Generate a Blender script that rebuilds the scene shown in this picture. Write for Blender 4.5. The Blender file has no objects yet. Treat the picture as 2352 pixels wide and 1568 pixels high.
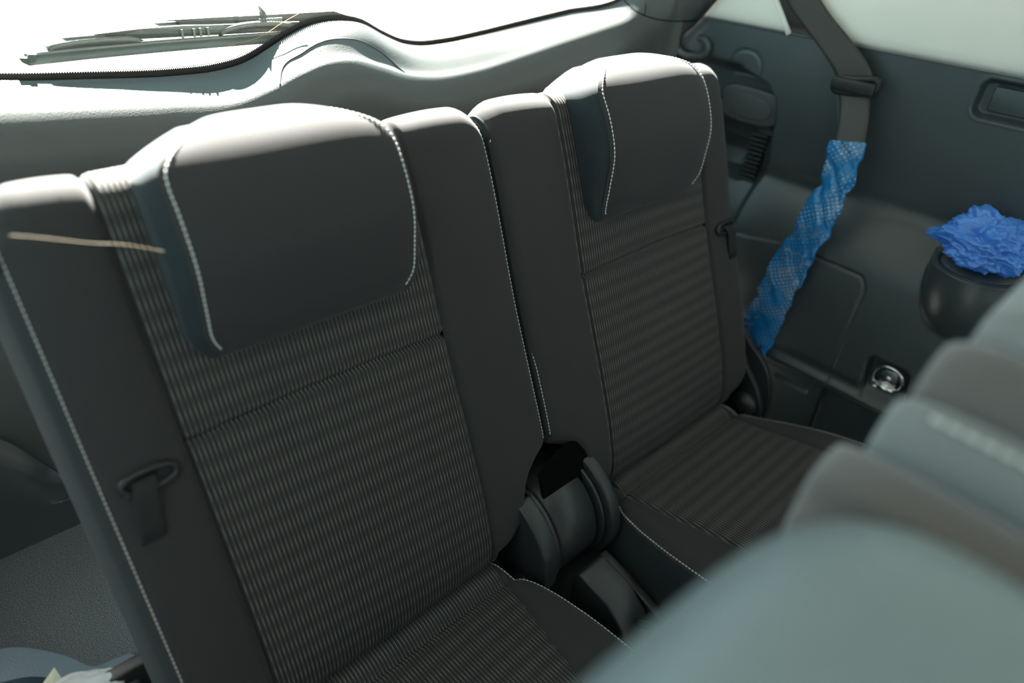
import bpy, bmesh, math, random
import numpy as np
from mathutils import Vector, Matrix
random.seed(7)
rng = np.random.default_rng(5)
R = math.radians
scene = bpy.context.scene
col = scene.collection

# ------------------------------------------------------------------ camera
cam_d = bpy.data.cameras.new('camera')
cam = bpy.data.objects.new('camera', cam_d)
col.objects.link(cam)
scene.camera = cam
cam_d.sensor_width = 36.0
cam_d.lens = 24.06
cam_d.clip_start = 0.01
right = Vector((0.7363, -0.6745, 0.0581))
down = Vector((-0.3391, -0.4411, -0.8309))
right.normalize()
down = (down - right * down.dot(right)).normalized()
fwd = right.cross(down)
rot = Matrix((right, -down, -fwd)).transposed()
cam.matrix_world = Matrix.Translation((-0.53, 0.0, 1.05)) @ rot.to_4x4()
cam_d.dof.use_dof = True
cam_d.dof.focus_distance = 0.86
cam_d.dof.aperture_fstop = 2.0

# ------------------------------------------------------------------ light
SUN_AZ, SUN_EL = 22.0, 42.0          # behind the car, a little to its right-hand side in the picture
world = bpy.data.worlds.new('sky')
scene.world = world
world.use_nodes = True
bgn = world.node_tree.nodes['Background']
bgn.inputs['Color'].default_value = (0.58, 0.93, 1.0, 1)
bgn.inputs['Strength'].default_value = 1.75
sun_d = bpy.data.lights.new('sun', 'SUN')
sun_d.energy = 110.0
sun_d.angle = R(0.6)
sun_d.color = (1.0, 0.95, 0.86)
sun = bpy.data.objects.new('sun', sun_d)
col.objects.link(sun)
sdir = Vector((-math.sin(R(SUN_AZ)) * math.cos(R(SUN_EL)), -math.cos(R(SUN_AZ)) * math.cos(R(SUN_EL)), -math.sin(R(SUN_EL))))
sun.rotation_euler = sdir.to_track_quat('-Z', 'Y').to_euler()
sun.location = (1.5, 4, 5)
vs = scene.view_settings
vs.view_transform = 'Standard'
vs.look = 'None'
vs.exposure = 0.15
vs.gamma = 1.0
vs.use_curve_mapping = False
scene.cycles.max_bounces = 8
scene.cycles.diffuse_bounces = 4
scene.cycles.glossy_bounces = 3

# ------------------------------------------------------------------ materials
def new_mat(name):
    m = bpy.data.materials.new(name)
    m.use_nodes = True
    nt = m.node_tree
    return m, nt, nt.nodes['Principled BSDF']

def nd(nt, t, **kw):
    n = nt.nodes.new(t)
    for k, v in kw.items():
        if k in n.inputs.keys() if hasattr(n.inputs, 'keys') else False:
            n.inputs[k].default_value = v
        else:
            setattr(n, k, v)
    return n

def math_n(nt, op, a, b=None, c=None):
    n = nt.nodes.new('ShaderNodeMath'); n.operation = op
    for i, v in enumerate((a, b, c)):
        if v is None: continue
        if isinstance(v, (int, float)): n.inputs[i].default_value = v
        else: nt.links.new(v, n.inputs[i])
    return n.outputs[0]

def mixc(nt, f, a, b):
    n = nt.nodes.new('ShaderNodeMix'); n.data_type = 'RGBA'
    for s, v in ((0, f), (6, a), (7, b)):
        if isinstance(v, (int, float)): n.inputs[s].default_value = v
        elif isinstance(v, tuple): n.inputs[s].default_value = (*v, 1)
        else: nt.links.new(v, n.inputs[s])
    return n.outputs[2]

def bump(nt, bsdf, h, strength, dist):
    b = nt.nodes.new('ShaderNodeBump')
    b.inputs['Strength'].default_value = strength
    b.inputs['Distance'].default_value = dist
    nt.links.new(h, b.inputs['Height'])
    nt.links.new(b.outputs['Normal'], bsdf.inputs['Normal'])

def objco(nt):
    return nt.nodes.new('ShaderNodeTexCoord').outputs['Object']

def noise(nt, vec, scale, detail=3, rough=0.55):
    n = nt.nodes.new('ShaderNodeTexNoise')
    n.inputs['Scale'].default_value = scale
    n.inputs['Detail'].default_value = detail
    n.inputs['Roughness'].default_value = rough
    if vec is not None: nt.links.new(vec, n.inputs['Vector'])
    return n.outputs['Fac']

def plain(name, c, rough=0.5, metal=0.0, spec=0.5):
    m, nt, b = new_mat(name)
    b.inputs['Base Color'].default_value = (*c, 1)
    b.inputs['Roughness'].default_value = rough
    b.inputs['Metallic'].default_value = metal
    b.inputs['Specular IOR Level'].default_value = spec
    return m

def grained(name, c, rough=0.5, scale=420.0, strength=0.35, spec=0.5, dust=0.25):
    m, nt, b = new_mat(name)
    co = objco(nt)
    v = nt.nodes.new('ShaderNodeTexVoronoi'); v.inputs['Scale'].default_value = scale
    nt.links.new(co, v.inputs['Vector'])
    n1 = noise(nt, co, 9.0, 4)
    c2 = tuple(x * (1 + dust) + 0.004 * dust for x in c)
    f = math_n(nt, 'SMOOTHSTEP', n1, 0.4, 0.75) if False else n1
    nt.links.new(mixc(nt, f, c, c2), b.inputs['Base Color'])
    b.inputs['Roughness'].default_value = rough
    b.inputs['Specular IOR Level'].default_value = spec
    bump(nt, b, v.outputs['Distance'], strength, 0.0008)
    return m

def fabric(name, c, sheen=0.10, scale=1500.0):
    m, nt, b = new_mat(name)
    uv = nt.nodes.new('ShaderNodeTexCoord').outputs['UV']
    w1 = nt.nodes.new('ShaderNodeTexWave'); w1.inputs['Scale'].default_value = scale * 0.16
    w1.bands_direction = 'DIAGONAL'
    nt.links.new(uv, w1.inputs['Vector'])
    n1 = noise(nt, uv, scale, 2)
    h = math_n(nt, 'ADD', math_n(nt, 'MULTIPLY', w1.outputs['Fac'], 0.6), n1)
    c2 = tuple(x * 1.5 for x in c)
    nt.links.new(mixc(nt, n1, c, c2), b.inputs['Base Color'])
    b.inputs['Roughness'].default_value = 0.85
    b.inputs['Specular IOR Level'].default_value = 0.15
    b.inputs['Sheen Weight'].default_value = sheen
    b.inputs['Sheen Roughness'].default_value = 0.45
    b.inputs['Sheen Tint'].default_value = (0.9, 0.95, 1, 1)
    bump(nt, b, h, 0.3, 0.0004)
    return m

def striped(name, c, pitch=0.0045):
    """woven fabric: thin dashed pale warp lines on dark ground, with shading waves across painted into the lines"""
    m, nt, b = new_mat(name)
    uv = nt.nodes.new('ShaderNodeTexCoord').outputs['UV']
    s = nt.nodes.new('ShaderNodeSeparateXYZ'); nt.links.new(uv, s.inputs[0])
    u, v = s.outputs[0], s.outputs[1]
    fu = math_n(nt, 'FRACT', math_n(nt, 'DIVIDE', u, pitch))
    d = math_n(nt, 'ABSOLUTE', math_n(nt, 'SUBTRACT', fu, 0.5))
    line = math_n(nt, 'LESS_THAN', d, 0.12)
    fv = math_n(nt, 'FRACT', math_n(nt, 'DIVIDE', v, 0.0021))
    dash = math_n(nt, 'LESS_THAN', fv, 0.62)
    n1 = noise(nt, uv, 900.0, 2)
    band = math_n(nt, 'MULTIPLY_ADD', math_n(nt, 'SINE', math_n(nt, 'MULTIPLY', v, 2 * math.pi / 0.021)), 0.38, 0.62)  # soft shading waves put into the brightness of the lines
    lv = math_n(nt, 'MULTIPLY', math_n(nt, 'MULTIPLY', line, dash), math_n(nt, 'MULTIPLY_ADD', band, 0.75, 0.18))
    base = mixc(nt, n1, c, tuple(x * 1.6 for x in c))
    nt.links.new(mixc(nt, lv, base, (0.25, 0.24, 0.21)), b.inputs['Base Color'])
    b.inputs['Roughness'].default_value = 0.8
    b.inputs['Specular IOR Level'].default_value = 0.3
    b.inputs['Sheen Weight'].default_value = 0.04
    b.inputs['Sheen Roughness'].default_value = 0.4
    hgt = math_n(nt, 'ADD', math_n(nt, 'COSINE', math_n(nt, 'MULTIPLY', math_n(nt, 'SUBTRACT', fu, 0.5), 2 * math.pi)), math_n(nt, 'MULTIPLY', n1, 0.7))
    bump(nt, b, hgt, 0.55, 0.0006)
    return m

M = {}
M['fabric'] = fabric('charcoal fabric', (0.0290, 0.0275, 0.0285))
M['fabric_shade'] = fabric('charcoal fabric darkened for shade', (0.019, 0.025, 0.028))  # same charcoal fabric, shade on the sides put into a darker teal colour
M['striped'] = striped('striped woven fabric', (0.0185, 0.017, 0.0175))
M['thread'] = plain('grey white sewing thread', (0.55, 0.55, 0.53), 0.6)
M['plastic'] = grained('grained charcoal plastic', (0.036, 0.047, 0.051), 0.36, 600, 0.22, 0.6)
M['plastic_gate'] = grained('grained grey plastic', (0.056, 0.063, 0.063), 0.45, 650, 0.16)
M['plastic_smooth'] = plain('smooth black plastic', (0.022, 0.024, 0.026), 0.42)
M['plastic_black'] = plain('black plastic', (0.010, 0.011, 0.012), 0.5)
M['plastic_grey'] = plain('dark grey plastic', (0.055, 0.062, 0.066), 0.45)
M['cream'] = grained('cream plastic', (0.80, 0.79, 0.72), 0.55, 500, 0.12, dust=0.05)
M['headliner'] = plain('pale grey headliner', (0.55, 0.55, 0.52), 0.9)
M['metal'] = plain('zinc plated steel', (0.75, 0.76, 0.78), 0.22, 1.0)
M['rubber'] = plain('black rubber', (0.014, 0.015, 0.015), 0.55)
M['ceramic'] = plain('black ceramic glass edge', (0.02, 0.018, 0.014), 0.4)
M['felt'] = plain('black felt', (0.005, 0.005, 0.005), 1.0, 0.0, 0.0)
M['strap'] = plain('black webbing', (0.011, 0.012, 0.013), 0.85)

def webbing(name, c):
    m, nt, b = new_mat(name)
    uv = nt.nodes.new('ShaderNodeTexCoord').outputs['UV']
    w = nt.nodes.new('ShaderNodeTexWave'); w.inputs['Scale'].default_value = 180.0
    nt.links.new(uv, w.inputs['Vector'])
    b.inputs['Base Color'].default_value = (*c, 1)
    b.inputs['Roughness'].default_value = 0.42
    bump(nt, b, w.outputs['Fac'], 0.25, 0.0005)
    return m
M['belt'] = webbing('dark seat belt webbing', (0.030, 0.028, 0.025))

def carpet_mat():
    m, nt, b = new_mat('grey needle felt carpet')
    co = objco(nt)
    n1 = noise(nt, co, 850.0, 3, 0.7)
    n2 = noise(nt, co, 30.0, 3)
    v = nt.nodes.new('ShaderNodeMapRange')
    v.inputs[1].default_value = 0.35; v.inputs[2].default_value = 0.68
    nt.links.new(n1, v.inputs[0])
    nt.links.new(mixc(nt, v.outputs[0], (0.012, 0.016, 0.020), (0.19, 0.215, 0.23)), b.inputs['Base Color'])
    b.inputs['Roughness'].default_value = 0.95
    b.inputs['Specular IOR Level'].default_value = 0.1
    bump(nt, b, math_n(nt, 'ADD', n1, n2), 0.8, 0.002)
    return m
M['carpet'] = carpet_mat()

def concrete_mat():
    m, nt, b = new_mat('weathered grey paving')
    co = objco(nt)
    n1 = noise(nt, co, 1.5, 6)
    nt.links.new(mixc(nt, n1, (0.15, 0.147, 0.138), (0.20, 0.197, 0.187)), b.inputs['Base Color'])
    b.inputs['Roughness'].default_value = 0.9
    return m
M['concrete'] = concrete_mat()

def glass_mat():
    m = bpy.data.materials.new('window glass')
    m.use_nodes = True
    nt = m.node_tree
    nt.nodes.clear()
    o = nt.nodes.new('ShaderNodeOutputMaterial')
    t = nt.nodes.new('ShaderNodeBsdfTransparent'); t.inputs[0].default_value = (0.93, 0.96, 0.95, 1)
    g = nt.nodes.new('ShaderNodeBsdfGlossy'); g.inputs['Roughness'].default_value = 0.02
    mx = nt.nodes.new('ShaderNodeMixShader'); mx.inputs[0].default_value = 0.05
    nt.links.new(t.outputs[0], mx.inputs[1]); nt.links.new(g.outputs[0], mx.inputs[2])
    nt.links.new(mx.outputs[0], o.inputs[0])
    return m
M['glass'] = glass_mat()

def film(name, c, dots=False):
    m, nt, b = new_mat(name)
    tc = nt.nodes.new('ShaderNodeTexCoord')
    co = tc.outputs['Object']
    n1 = noise(nt, co, 30.0, 4)
    base = mixc(nt, n1, tuple(x * 0.7 for x in c), tuple(min(1, x * 1.25 + 0.01) for x in c))
    if dots:
        uv = tc.outputs['UV']
        mp = nt.nodes.new('ShaderNodeMapping'); mp.inputs['Rotation'].default_value = (0, 0, R(38))
        mp.inputs['Scale'].default_value = (150, 150, 150)
        nt.links.new(uv, mp.inputs[0])
        s = nt.nodes.new('ShaderNodeSeparateXYZ'); nt.links.new(mp.outputs[0], s.inputs[0])
        a = math_n(nt, 'SUBTRACT', math_n(nt, 'FRACT', s.outputs[0]), 0.5)
        bb = math_n(nt, 'SUBTRACT', math_n(nt, 'FRACT', s.outputs[1]), 0.5)
        r2 = math_n(nt, 'ADD', math_n(nt, 'MULTIPLY', a, a), math_n(nt, 'MULTIPLY', bb, bb))
        n2 = noise(nt, uv, 16.0, 1)
        sv_ = nt.nodes.new('ShaderNodeSeparateXYZ'); nt.links.new(uv, sv_.inputs[0])
        rp = nt.nodes.new('ShaderNodeValToRGB')
        rp.color_ramp.elements[0].position = 0.0; rp.color_ramp.elements[0].color = (0.35, 0.35, 0.35, 1)
        rp.color_ramp.elements[1].position = 1.0; rp.color_ramp.elements[1].color = (0.30, 0.30, 0.30, 1)
        for ps, vl_ in ((0.10, 0.85), (0.20, 0.35), (0.27, 0.75), (0.33, 0.25), (0.46, 0.05), (0.53, 0.55), (0.60, 1.0), (0.76, 0.9), (0.83, 0.5), (0.90, 0.55), (0.95, 0.05)):
            e_ = rp.color_ramp.elements.new(ps); e_.color = (vl_, vl_, vl_, 1)
        nt.links.new(math_n(nt, 'DIVIDE', sv_.outputs[1], 0.45), rp.inputs[0])
        dot = math_n(nt, 'LESS_THAN', r2, math_n(nt, 'MULTIPLY', math_n(nt, 'MULTIPLY', math_n(nt, 'MAXIMUM', math_n(nt, 'SUBTRACT', n2, 0.42), 0.0), 0.62), rp.outputs[0]))
        base = mixc(nt, dot, base, (0.50, 0.55, 0.57))
        # clear sticky tape with dirt lines, near the ends
        v = nt.nodes.new('ShaderNodeTexVoronoi'); v.feature = 'DISTANCE_TO_EDGE'; v.inputs['Scale'].default_value = 60
        nt.links.new(co, v.inputs['Vector'])
        crk = math_n(nt, 'MULTIPLY', math_n(nt, 'LESS_THAN', v.outputs[0], 0.02), math_n(nt, 'GREATER_THAN', noise(nt, uv, 14.0, 2), 0.56))
        base = mixc(nt, crk, base, (0.40, 0.40, 0.36))
    nt.links.new(base, b.inputs['Base Color'])
    b.inputs['Roughness'].default_value = 0.15
    b.inputs['Specular IOR Level'].default_value = 0.8
    b.inputs['Subsurface Weight'].default_value = 0.0
    bump(nt, b, noise(nt, co, 160.0, 3), 0.35, 0.002)
    # thin film lets some light through
    t = nt.nodes.new('ShaderNodeBsdfTranslucent'); t.inputs[0].default_value = (*[min(1, x * 1.3) for x in c], 1)
    mx = nt.nodes.new('ShaderNodeMixShader'); mx.inputs[0].default_value = 0.32
    o = nt.nodes['Material Output']
    nt.links.new(b.outputs[0], mx.inputs[1]); nt.links.new(t.outputs[0], mx.inputs[2])
    nt.links.new(mx.outputs[0], o.inputs[0])
    return m
M['film_blue'] = film('thin blue plastic film', (0.09, 0.31, 0.95))
M['film_dots'] = film('blue plastic film with silver dots', (0.010, 0.21, 0.52), True)
M['film_pale'] = film('pale plastic film', (0.80, 0.85, 0.90))

# ------------------------------------------------------------------ mesh helpers
def tag(o, label=None, cat=None, group=None, kind=None):
    if label: o['label'] = label
    if cat: o['category'] = cat
    if group: o['group'] = group
    if kind: o['kind'] = kind
    return o

def empty(name, loc=(0, 0, 0)):
    o = bpy.data.objects.new(name, None)
    o.location = loc
    o.empty_display_size = 0.05
    col.objects.link(o)
    return o

def put(me, name, mat, parent=None, smooth=True):
    if smooth:
        me.polygons.foreach_set('use_smooth', [True] * len(me.polygons))
    if mat is not None:
        me.materials.append(M[mat] if isinstance(mat, str) else mat)
    o = bpy.data.objects.new(name, me)
    col.objects.link(o)
    if parent is not None:
        o.parent = parent
        o.matrix_parent_inverse = Matrix.Translation(parent.location).inverted() if parent.parent is None and parent.type == 'EMPTY' else Matrix()
    return o

def raw(name, verts, faces, mat, parent=None, smooth=True, uv=None):
    me = bpy.data.meshes.new(name)
    me.from_pydata([tuple(float(c) for c in v) for v in verts], [], [tuple(f) for f in faces])
    if uv is not None:
        L = me.uv_layers.new(name='uv')
        idx = np.empty(len(me.loops), dtype=np.int32)
        me.loops.foreach_get('vertex_index', idx)
        L.data.foreach_set('uv', np.asarray(uv, dtype=np.float32)[idx].ravel())
    me.update()
    return put(me, name, mat, parent, smooth)

def grid(name, P, mat, parent=None, uv=None, keep=None, thick=0.0, close_v=False):
    """P: (rows, cols, 3) array"""
    P = np.asarray(P, float)
    r, c = P.shape[:2]
    if uv is None:
        du = np.zeros((r, c)); dv = np.zeros((r, c))
        du[:, 1:] = np.cumsum(np.linalg.norm(P[:, 1:] - P[:, :-1], axis=2), axis=1)
        dv[1:, :] = np.cumsum(np.linalg.norm(P[1:] - P[:-1], axis=2), axis=0)
        uv = np.stack([du, dv], 2)
    F = []
    for i in range(r - 1):
        for j in range(c - 1):
            if keep is None or keep[i, j]:
                a = i * c + j
                F.append((a, a + 1, a + c + 1, a + c))
    V = P.reshape(-1, 3); UV = np.asarray(uv).reshape(-1, 2)
    if keep is not None:
        used = np.unique(np.array(F).ravel())
        mp = -np.ones(len(V), int); mp[used] = np.arange(len(used))
        V = V[used]; UV = UV[used]
        F = [tuple(mp[list(f)]) for f in F]
    o = raw(name, V, F, mat, parent, True, UV)
    if thick:
        md = o.modifiers.new('thickness', 'SOLIDIFY'); md.thickness = thick; md.offset = 0
    return o

def spline(pts, n, closed=False):
    """Catmull-Rom through pts (k,d), n samples per segment"""
    p = np.asarray(pts, float)
    k = len(p)
    out = []
    rngk = range(k if closed else k - 1)
    for i in rngk:
        if closed:
            p0, p1, p2, p3 = p[(i - 1) % k], p[i], p[(i + 1) % k], p[(i + 2) % k]
        else:
            p1, p2 = p[i], p[i + 1]
            p0 = p[i - 1] if i > 0 else 2 * p1 - p2
            p3 = p[i + 2] if i + 2 < k else 2 * p2 - p1
        for s in range(n):
            t = s / n
            out.append(0.5 * ((2 * p1) + (-p0 + p2) * t + (2 * p0 - 5 * p1 + 4 * p2 - p3) * t * t + (-p0 + 3 * p1 - 3 * p2 + p3) * t ** 3))
    if not closed: out.append(p[-1])
    return np.array(out)

def resample(P, step=None, n=None):
    P = np.asarray(P, float)
    d = np.concatenate([[0], np.cumsum(np.linalg.norm(P[1:] - P[:-1], axis=1))])
    if n is None: n = max(2, int(round(d[-1] / step)) + 1)
    s = np.linspace(0, d[-1], n)
    return np.stack([np.interp(s, d, P[:, k]) for k in range(P.shape[1])], 1)

def frames(P):
    P = np.asarray(P, float)
    T = np.gradient(P, axis=0)
    T /= np.linalg.norm(T, axis=1)[:, None] + 1e-12
    up = np.array([0, 0, 1.0])
    if abs(T[0] @ up) > 0.95: up = np.array([0, 1.0, 0])
    N = []
    n = np.cross(np.cross(T[0], up), T[0]); n /= np.linalg.norm(n)
    for t in T:
        n = n - t * (n @ t); n /= np.linalg.norm(n)
        N.append(n)
    N = np.array(N)
    return T, N, np.cross(T, N)

def tube_data(P, r, seg=8, squash=1.0):
    P = np.asarray(P, float)
    T, N, B = frames(P)
    r = np.broadcast_to(np.asarray(r, float), (len(P),))
    V = []; F = []
    for i, p in enumerate(P):
        for j in range(seg):
            a = 2 * math.pi * j / seg
            V.append(p + r[i] * (math.cos(a) * N[i] + squash * math.sin(a) * B[i]))
    for i in range(len(P) - 1):
        for j in range(seg):
            k = (j + 1) % seg
            F.append((i * seg + j, i * seg + k, (i + 1) * seg + k, (i + 1) * seg + j))
    F.append(tuple(range(seg - 1, -1, -1)))
    F.append(tuple((len(P) - 1) * seg + j for j in range(seg)))
    return V, F

def tube(name, P, r, mat, parent=None, seg=8, squash=1.0):
    V, F = tube_data(P, r, seg, squash)
    return raw(name, V, F, mat, parent)

def bev(o, w, seg=3, angle=35):
    md = o.modifiers.new('bevel', 'BEVEL'); md.width = w; md.segments = seg
    md.limit_method = 'ANGLE'; md.angle_limit = R(angle)
    return o

def prism(name, prof, x0, x1, mat, parent=None, w=0.0, axis='x'):
    """extrude a 2D outline (for axis x: (y,z) pairs) between x0 and x1"""
    k = len(prof)
    def P(x, a):
        return {'x': (x, a[0], a[1]), 'y': (a[0], x, a[1]), 'z': (a[0], a[1], x)}[axis]
    V = [P(x0, a) for a in prof] + [P(x1, a) for a in prof]
    F = [tuple(range(k))[::-1], tuple(range(k, 2 * k))] + [(i, (i + 1) % k, k + (i + 1) % k, k + i) for i in range(k)]
    me = bpy.data.meshes.new(name)
    bm = bmesh.new()
    vs_ = [bm.verts.new(v) for v in V]
    for f in F: bm.faces.new([vs_[i] for i in f])
    bmesh.ops.recalc_face_normals(bm, faces=bm.faces)
    bm.to_mesh(me); bm.free()
    o = put(me, name, mat, parent, True)
    if w: bev(o, w)
    else:
        for p in me.polygons: p.use_smooth = False
    return o

def box(name, c, s, mat, parent=None, w=0.003, rotz=0):
    h = [x / 2 for x in s]
    o = prism(name, [(-h[1], -h[2]), (h[1], -h[2]), (h[1], h[2]), (-h[1], h[2])], -h[0], h[0], mat, None, w)
    me = o.data
    me.transform(Matrix.Translation(c) @ Matrix.Rotation(rotz, 4, 'Z'))
    if parent is not None:
        o.parent = parent
        if parent.type == 'EMPTY' and parent.parent is None:
            o.matrix_parent_inverse = Matrix.Translation(parent.location).inverted()
    return o

def lathe(name, prof, mat, parent=None, seg=48, center=(0, 0, 0), axis='x', a0=0, a1=2 * math.pi):
    """prof: (r, h) pairs about an axis through center"""
    full = abs(a1 - a0 - 2 * math.pi) < 1e-6
    n = seg if full else seg + 1
    P = []
    for i in range(seg + 1):
        a = a0 + (a1 - a0) * i / seg
        row = []
        for r, h in prof:
            u, v = r * math.cos(a), r * math.sin(a)
            row.append({'x': (h, u, v), 'z': (u, v, h), 'y': (u, h, v)}[axis])
        P.append(row)
    P = np.array(P) + np.array(center)
    return grid(name, P, mat, parent)

def stitches(name, P, parent, pitch=0.0055, length=0.0042, r=0.0008, lift=0.0, mat='thread'):
    """a row of separate thread stitches along a path"""
    P = resample(P, 0.0015)
    d = np.concatenate([[0], np.cumsum(np.linalg.norm(P[1:] - P[:-1], axis=1))])
    n = int(d[-1] / pitch)
    V = []; F = []
    T, N, B = frames(P)
    at = lambda s: np.array([np.interp(s, d, P[:, k]) for k in range(3)])
    for i in range(n):
        s0 = i * pitch; s1 = s0 + length
        tw = 0.0004
        pts = [at(s0), at(s0 + length * 0.25), at(s0 + length * 0.75), at(s1)]
        rr = [r * 0.35, r, r, r * 0.35]
        v, f = tube_data(pts, rr, 6)
        b = len(V)
        V += list(v); F += [tuple(x + b for x in ff) for ff in f]
    o = raw(name, V, F, mat, parent)
    tag(o, kind='stuff')
    return o

def interp(tab):
    xs = np.array([a for a, _ in tab]); ys = np.array([b for _, b in tab])
    # smooth monotone-ish cubic
    m = np.gradient(ys, xs)
    def f(x):
        x = np.asarray(x, float)
        xc = np.clip(x, xs[0], xs[-1])
        i = np.clip(np.searchsorted(xs, xc) - 1, 0, len(xs) - 2)
        h = xs[i + 1] - xs[i]; t = (xc - xs[i]) / h
        return ((2 * t**3 - 3 * t**2 + 1) * ys[i] + (t**3 - 2 * t**2 + t) * h * m[i] + (-2 * t**3 + 3 * t**2) * ys[i + 1] + (t**3 - t**2) * h * m[i + 1])
    return f

def sstep(x, a, b):
    t = np.clip((np.asarray(x, float) - a) / (b - a), 0, 1)
    return t * t * (3 - 2 * t)

# ================================================================== THE SETTING
# ground outside
g = grid('ground', [[(-30, -30, -0.45), (30, -30, -0.45)], [(-30, 40, -0.45), (30, 40, -0.45)]], 'concrete')
tag(g, kind='structure')

# cabin floor: low foot well, and the carpeted load floor behind the seats
fl = box('floor', (0, -0.30, 0.095), (1.30, 1.70, 0.05), 'carpet', None, 0.004)
tag(fl, kind='structure')

# roof lining
ce = box('ceiling', (0, -0.20, 1.30), (1.30, 2.10, 0.03), 'headliner', None, 0.01)
tag(ce, kind='structure')

# ------------------------------------------------------------------ right wall (height field of the moulded trim)
base_x = interp([(0.10, 0.612), (0.30, 0.612), (0.312, 0.611), (0.318, 0.602), (0.330, 0.600), (0.337, 0.606), (0.36, 0.606), (0.42, 0.609), (0.48, 0.613), (0.52, 0.619),
                 (0.55, 0.627), (0.58, 0.641), (0.605, 0.657), (0.620, 0.668), (0.630, 0.677), (0.642, 0.682), (0.66, 0.682), (0.75, 0.682), (0.88, 0.684)])

def rrect(y, z, y0, y1, z0, z1, r):
    """signed distance to a rounded rectangle (negative inside)"""
    cy, cz = (y0 + y1) / 2, (z0 + z1) / 2
    qy = np.abs(y - cy) - (abs(y1 - y0) / 2 - r)
    qz = np.abs(z - cz) - (abs(z1 - z0) / 2 - r)
    return np.hypot(np.maximum(qy, 0), np.maximum(qz, 0)) + np.minimum(np.maximum(qy, qz), 0) - r

step_y = interp([(0.60, 0.44), (0.66, 0.440), (0.726, 0.457), (0.806, 0.486), (0.836, 0.503), (0.859, 0.526), (0.872, 0.551), (0.90, 0.59)])

def cup_d(y, z):
    return None

def wall_x(y, z):
    x = base_x(z)
    # pillar cover stands proud behind the belt
    s = sstep(y - step_y(z), -0.004, 0.006) * sstep(z, 0.615, 0.66)
    x = x - 0.016 * s
    # rear end: pillar falls away into a dark side pocket behind the seat
    e_y = np.interp(z, [0.30, 0.60, 0.65, 0.73, 0.764, 0.785, 0.80], [0.60, 0.580, 0.570, 0.578, 0.588, 0.61, 0.66])
    low = sstep(z, 0.81, 0.785)
    rec = sstep(y - e_y, 0.0, 0.022) * low
    x = x + 0.034 * rec
    # deep black hole below the handle pocket
    d3 = rrect(y, z, 0.628, 0.74, 0.60, 0.700, 0.012)
    x = x + 0.06 * sstep(d3, 0.004, -0.004)
    # round cover plate above the handle pocket
    d4 = np.maximum(rrect(y, z, 0.632, 0.697, 0.74, 0.831, 0.030), (0.788 - z) + (0.66 - y) * 0.08)
    x = x + 0.0025 * np.exp(-(d4 / 0.0016) ** 2)
    # release-handle recess, near the belt line
    d5 = rrect(y, z, 0.10, 0.294, 0.805, 0.858, 0.014)
    x = x + 0.016 * sstep(d5, 0.003, -0.004)
    x = x - 0.006 * np.exp(-(d5 / 0.003) ** 2) * 0.5
    # D ring recess
    d6 = rrect(y + (z - 0.37) * -0.12, z, 0.196, 0.270, 0.326, 0.413, 0.014)
    x = x + 0.026 * sstep(d6, 0.002, -0.005) * np.clip((z - 0.322) / 0.040, 0, 1)
    # cup holder bulge, blended softly into the wall
    cy, rad = 0.185, 0.069
    ell = 1 - ((y - cy) / rad) ** 2 - (np.maximum(0.600 - z, 0) / 0.115) ** 2
    prot = 0.094 * np.sqrt(np.maximum(ell, 0)) - 0.06 * np.sqrt(np.maximum(-ell, 0))
    xb = np.where(z < 0.6115, 0.661 - prot, 9)
    k = 0.020
    h = np.clip(0.5 + 0.5 * (x - xb) / k, 0, 1)
    x = np.where(z < 0.6115, x * (1 - h) + xb * h - k * h * (1 - h), x)
    # cup top surface: flat shelf back to the wall
    # lower strip panel joint and slot
    d8 = rrect(y, z, 0.352, 0.415, 0.279, 0.288, 0.003)
    x = x + 0.008 * sstep(d8, 0.001, -0.001)
    return x

ny, nz = 440, 300
Y = np.linspace(-0.10, 0.82, ny)
Z = np.linspace(0.115, 0.870, nz)
YY, ZZ = np.meshgrid(Y, Z)
XX = wall_x(YY, ZZ)
PW = np.stack([XX, YY, ZZ], 2)
# removable cover in front of the wheel arch
def cover_d(y, z):
    return np.maximum(rrect(y, z, 0.322, 0.80, 0.0, 0.538 , 0.030), z - np.interp(y, [0.32, 0.39, 0.49, 0.55, 0.7], [0.534, 0.536, 0.538, 0.527, 0.515]))
cd = cover_d(YY, ZZ)
PW[:, :, 0] += 0.0035 * np.exp(-(cd / 0.0017) ** 2)
fc = 0.25 * (cd[:-1, :-1] + cd[1:, :-1] + cd[:-1, 1:] + cd[1:, 1:])
wr = empty('wall_right', (0.66, 0.35, 0.12))
tag(wr, kind='structure')
grid('side_trim', PW, 'plastic', wr, keep=fc >= 0)
grid('storage_cover', PW, 'plastic', wr, keep=fc < 0)
# outer skin so that the wall is closed from behind
box('outer_panel', (0.79, -0.05, 0.44), (0.02, 1.75, 0.86), 'plastic_black', wr, 0.004)
box('front_trim', (0.70, -0.55, 0.47), (0.02, 0.89, 0.80), 'plastic', wr, 0.01)

# cup rim
lathe('cup_rim', [(0.048, 0.560), (0.050, 0.606), (0.053, 0.6115), (0.060, 0.6125), (0.0655, 0.609)], 'plastic', wr, 48, (0.632, 0.185, 0), 'z')
lathe('cup_floor', [(0.0, 0.560), (0.049, 0.5605)], 'plastic_black', wr, 32, (0.632, 0.185, 0), 'z')

# ribs on the lower strip
for k in range(2):
    P = np.array([(0.5985, y, 0.3215 + 0.0065 * k) for y in np.linspace(-0.1, 0.46, 60)])
    tube('strip_rib', P, 0.0014, 'plastic_smooth', wr, 6)
# joint down the lower strip in line with the cover
box('panel_joint', (0.6115, 0.3215, 0.215), (0.004, 0.0022, 0.19), 'plastic_black', wr, 0.0)

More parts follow.
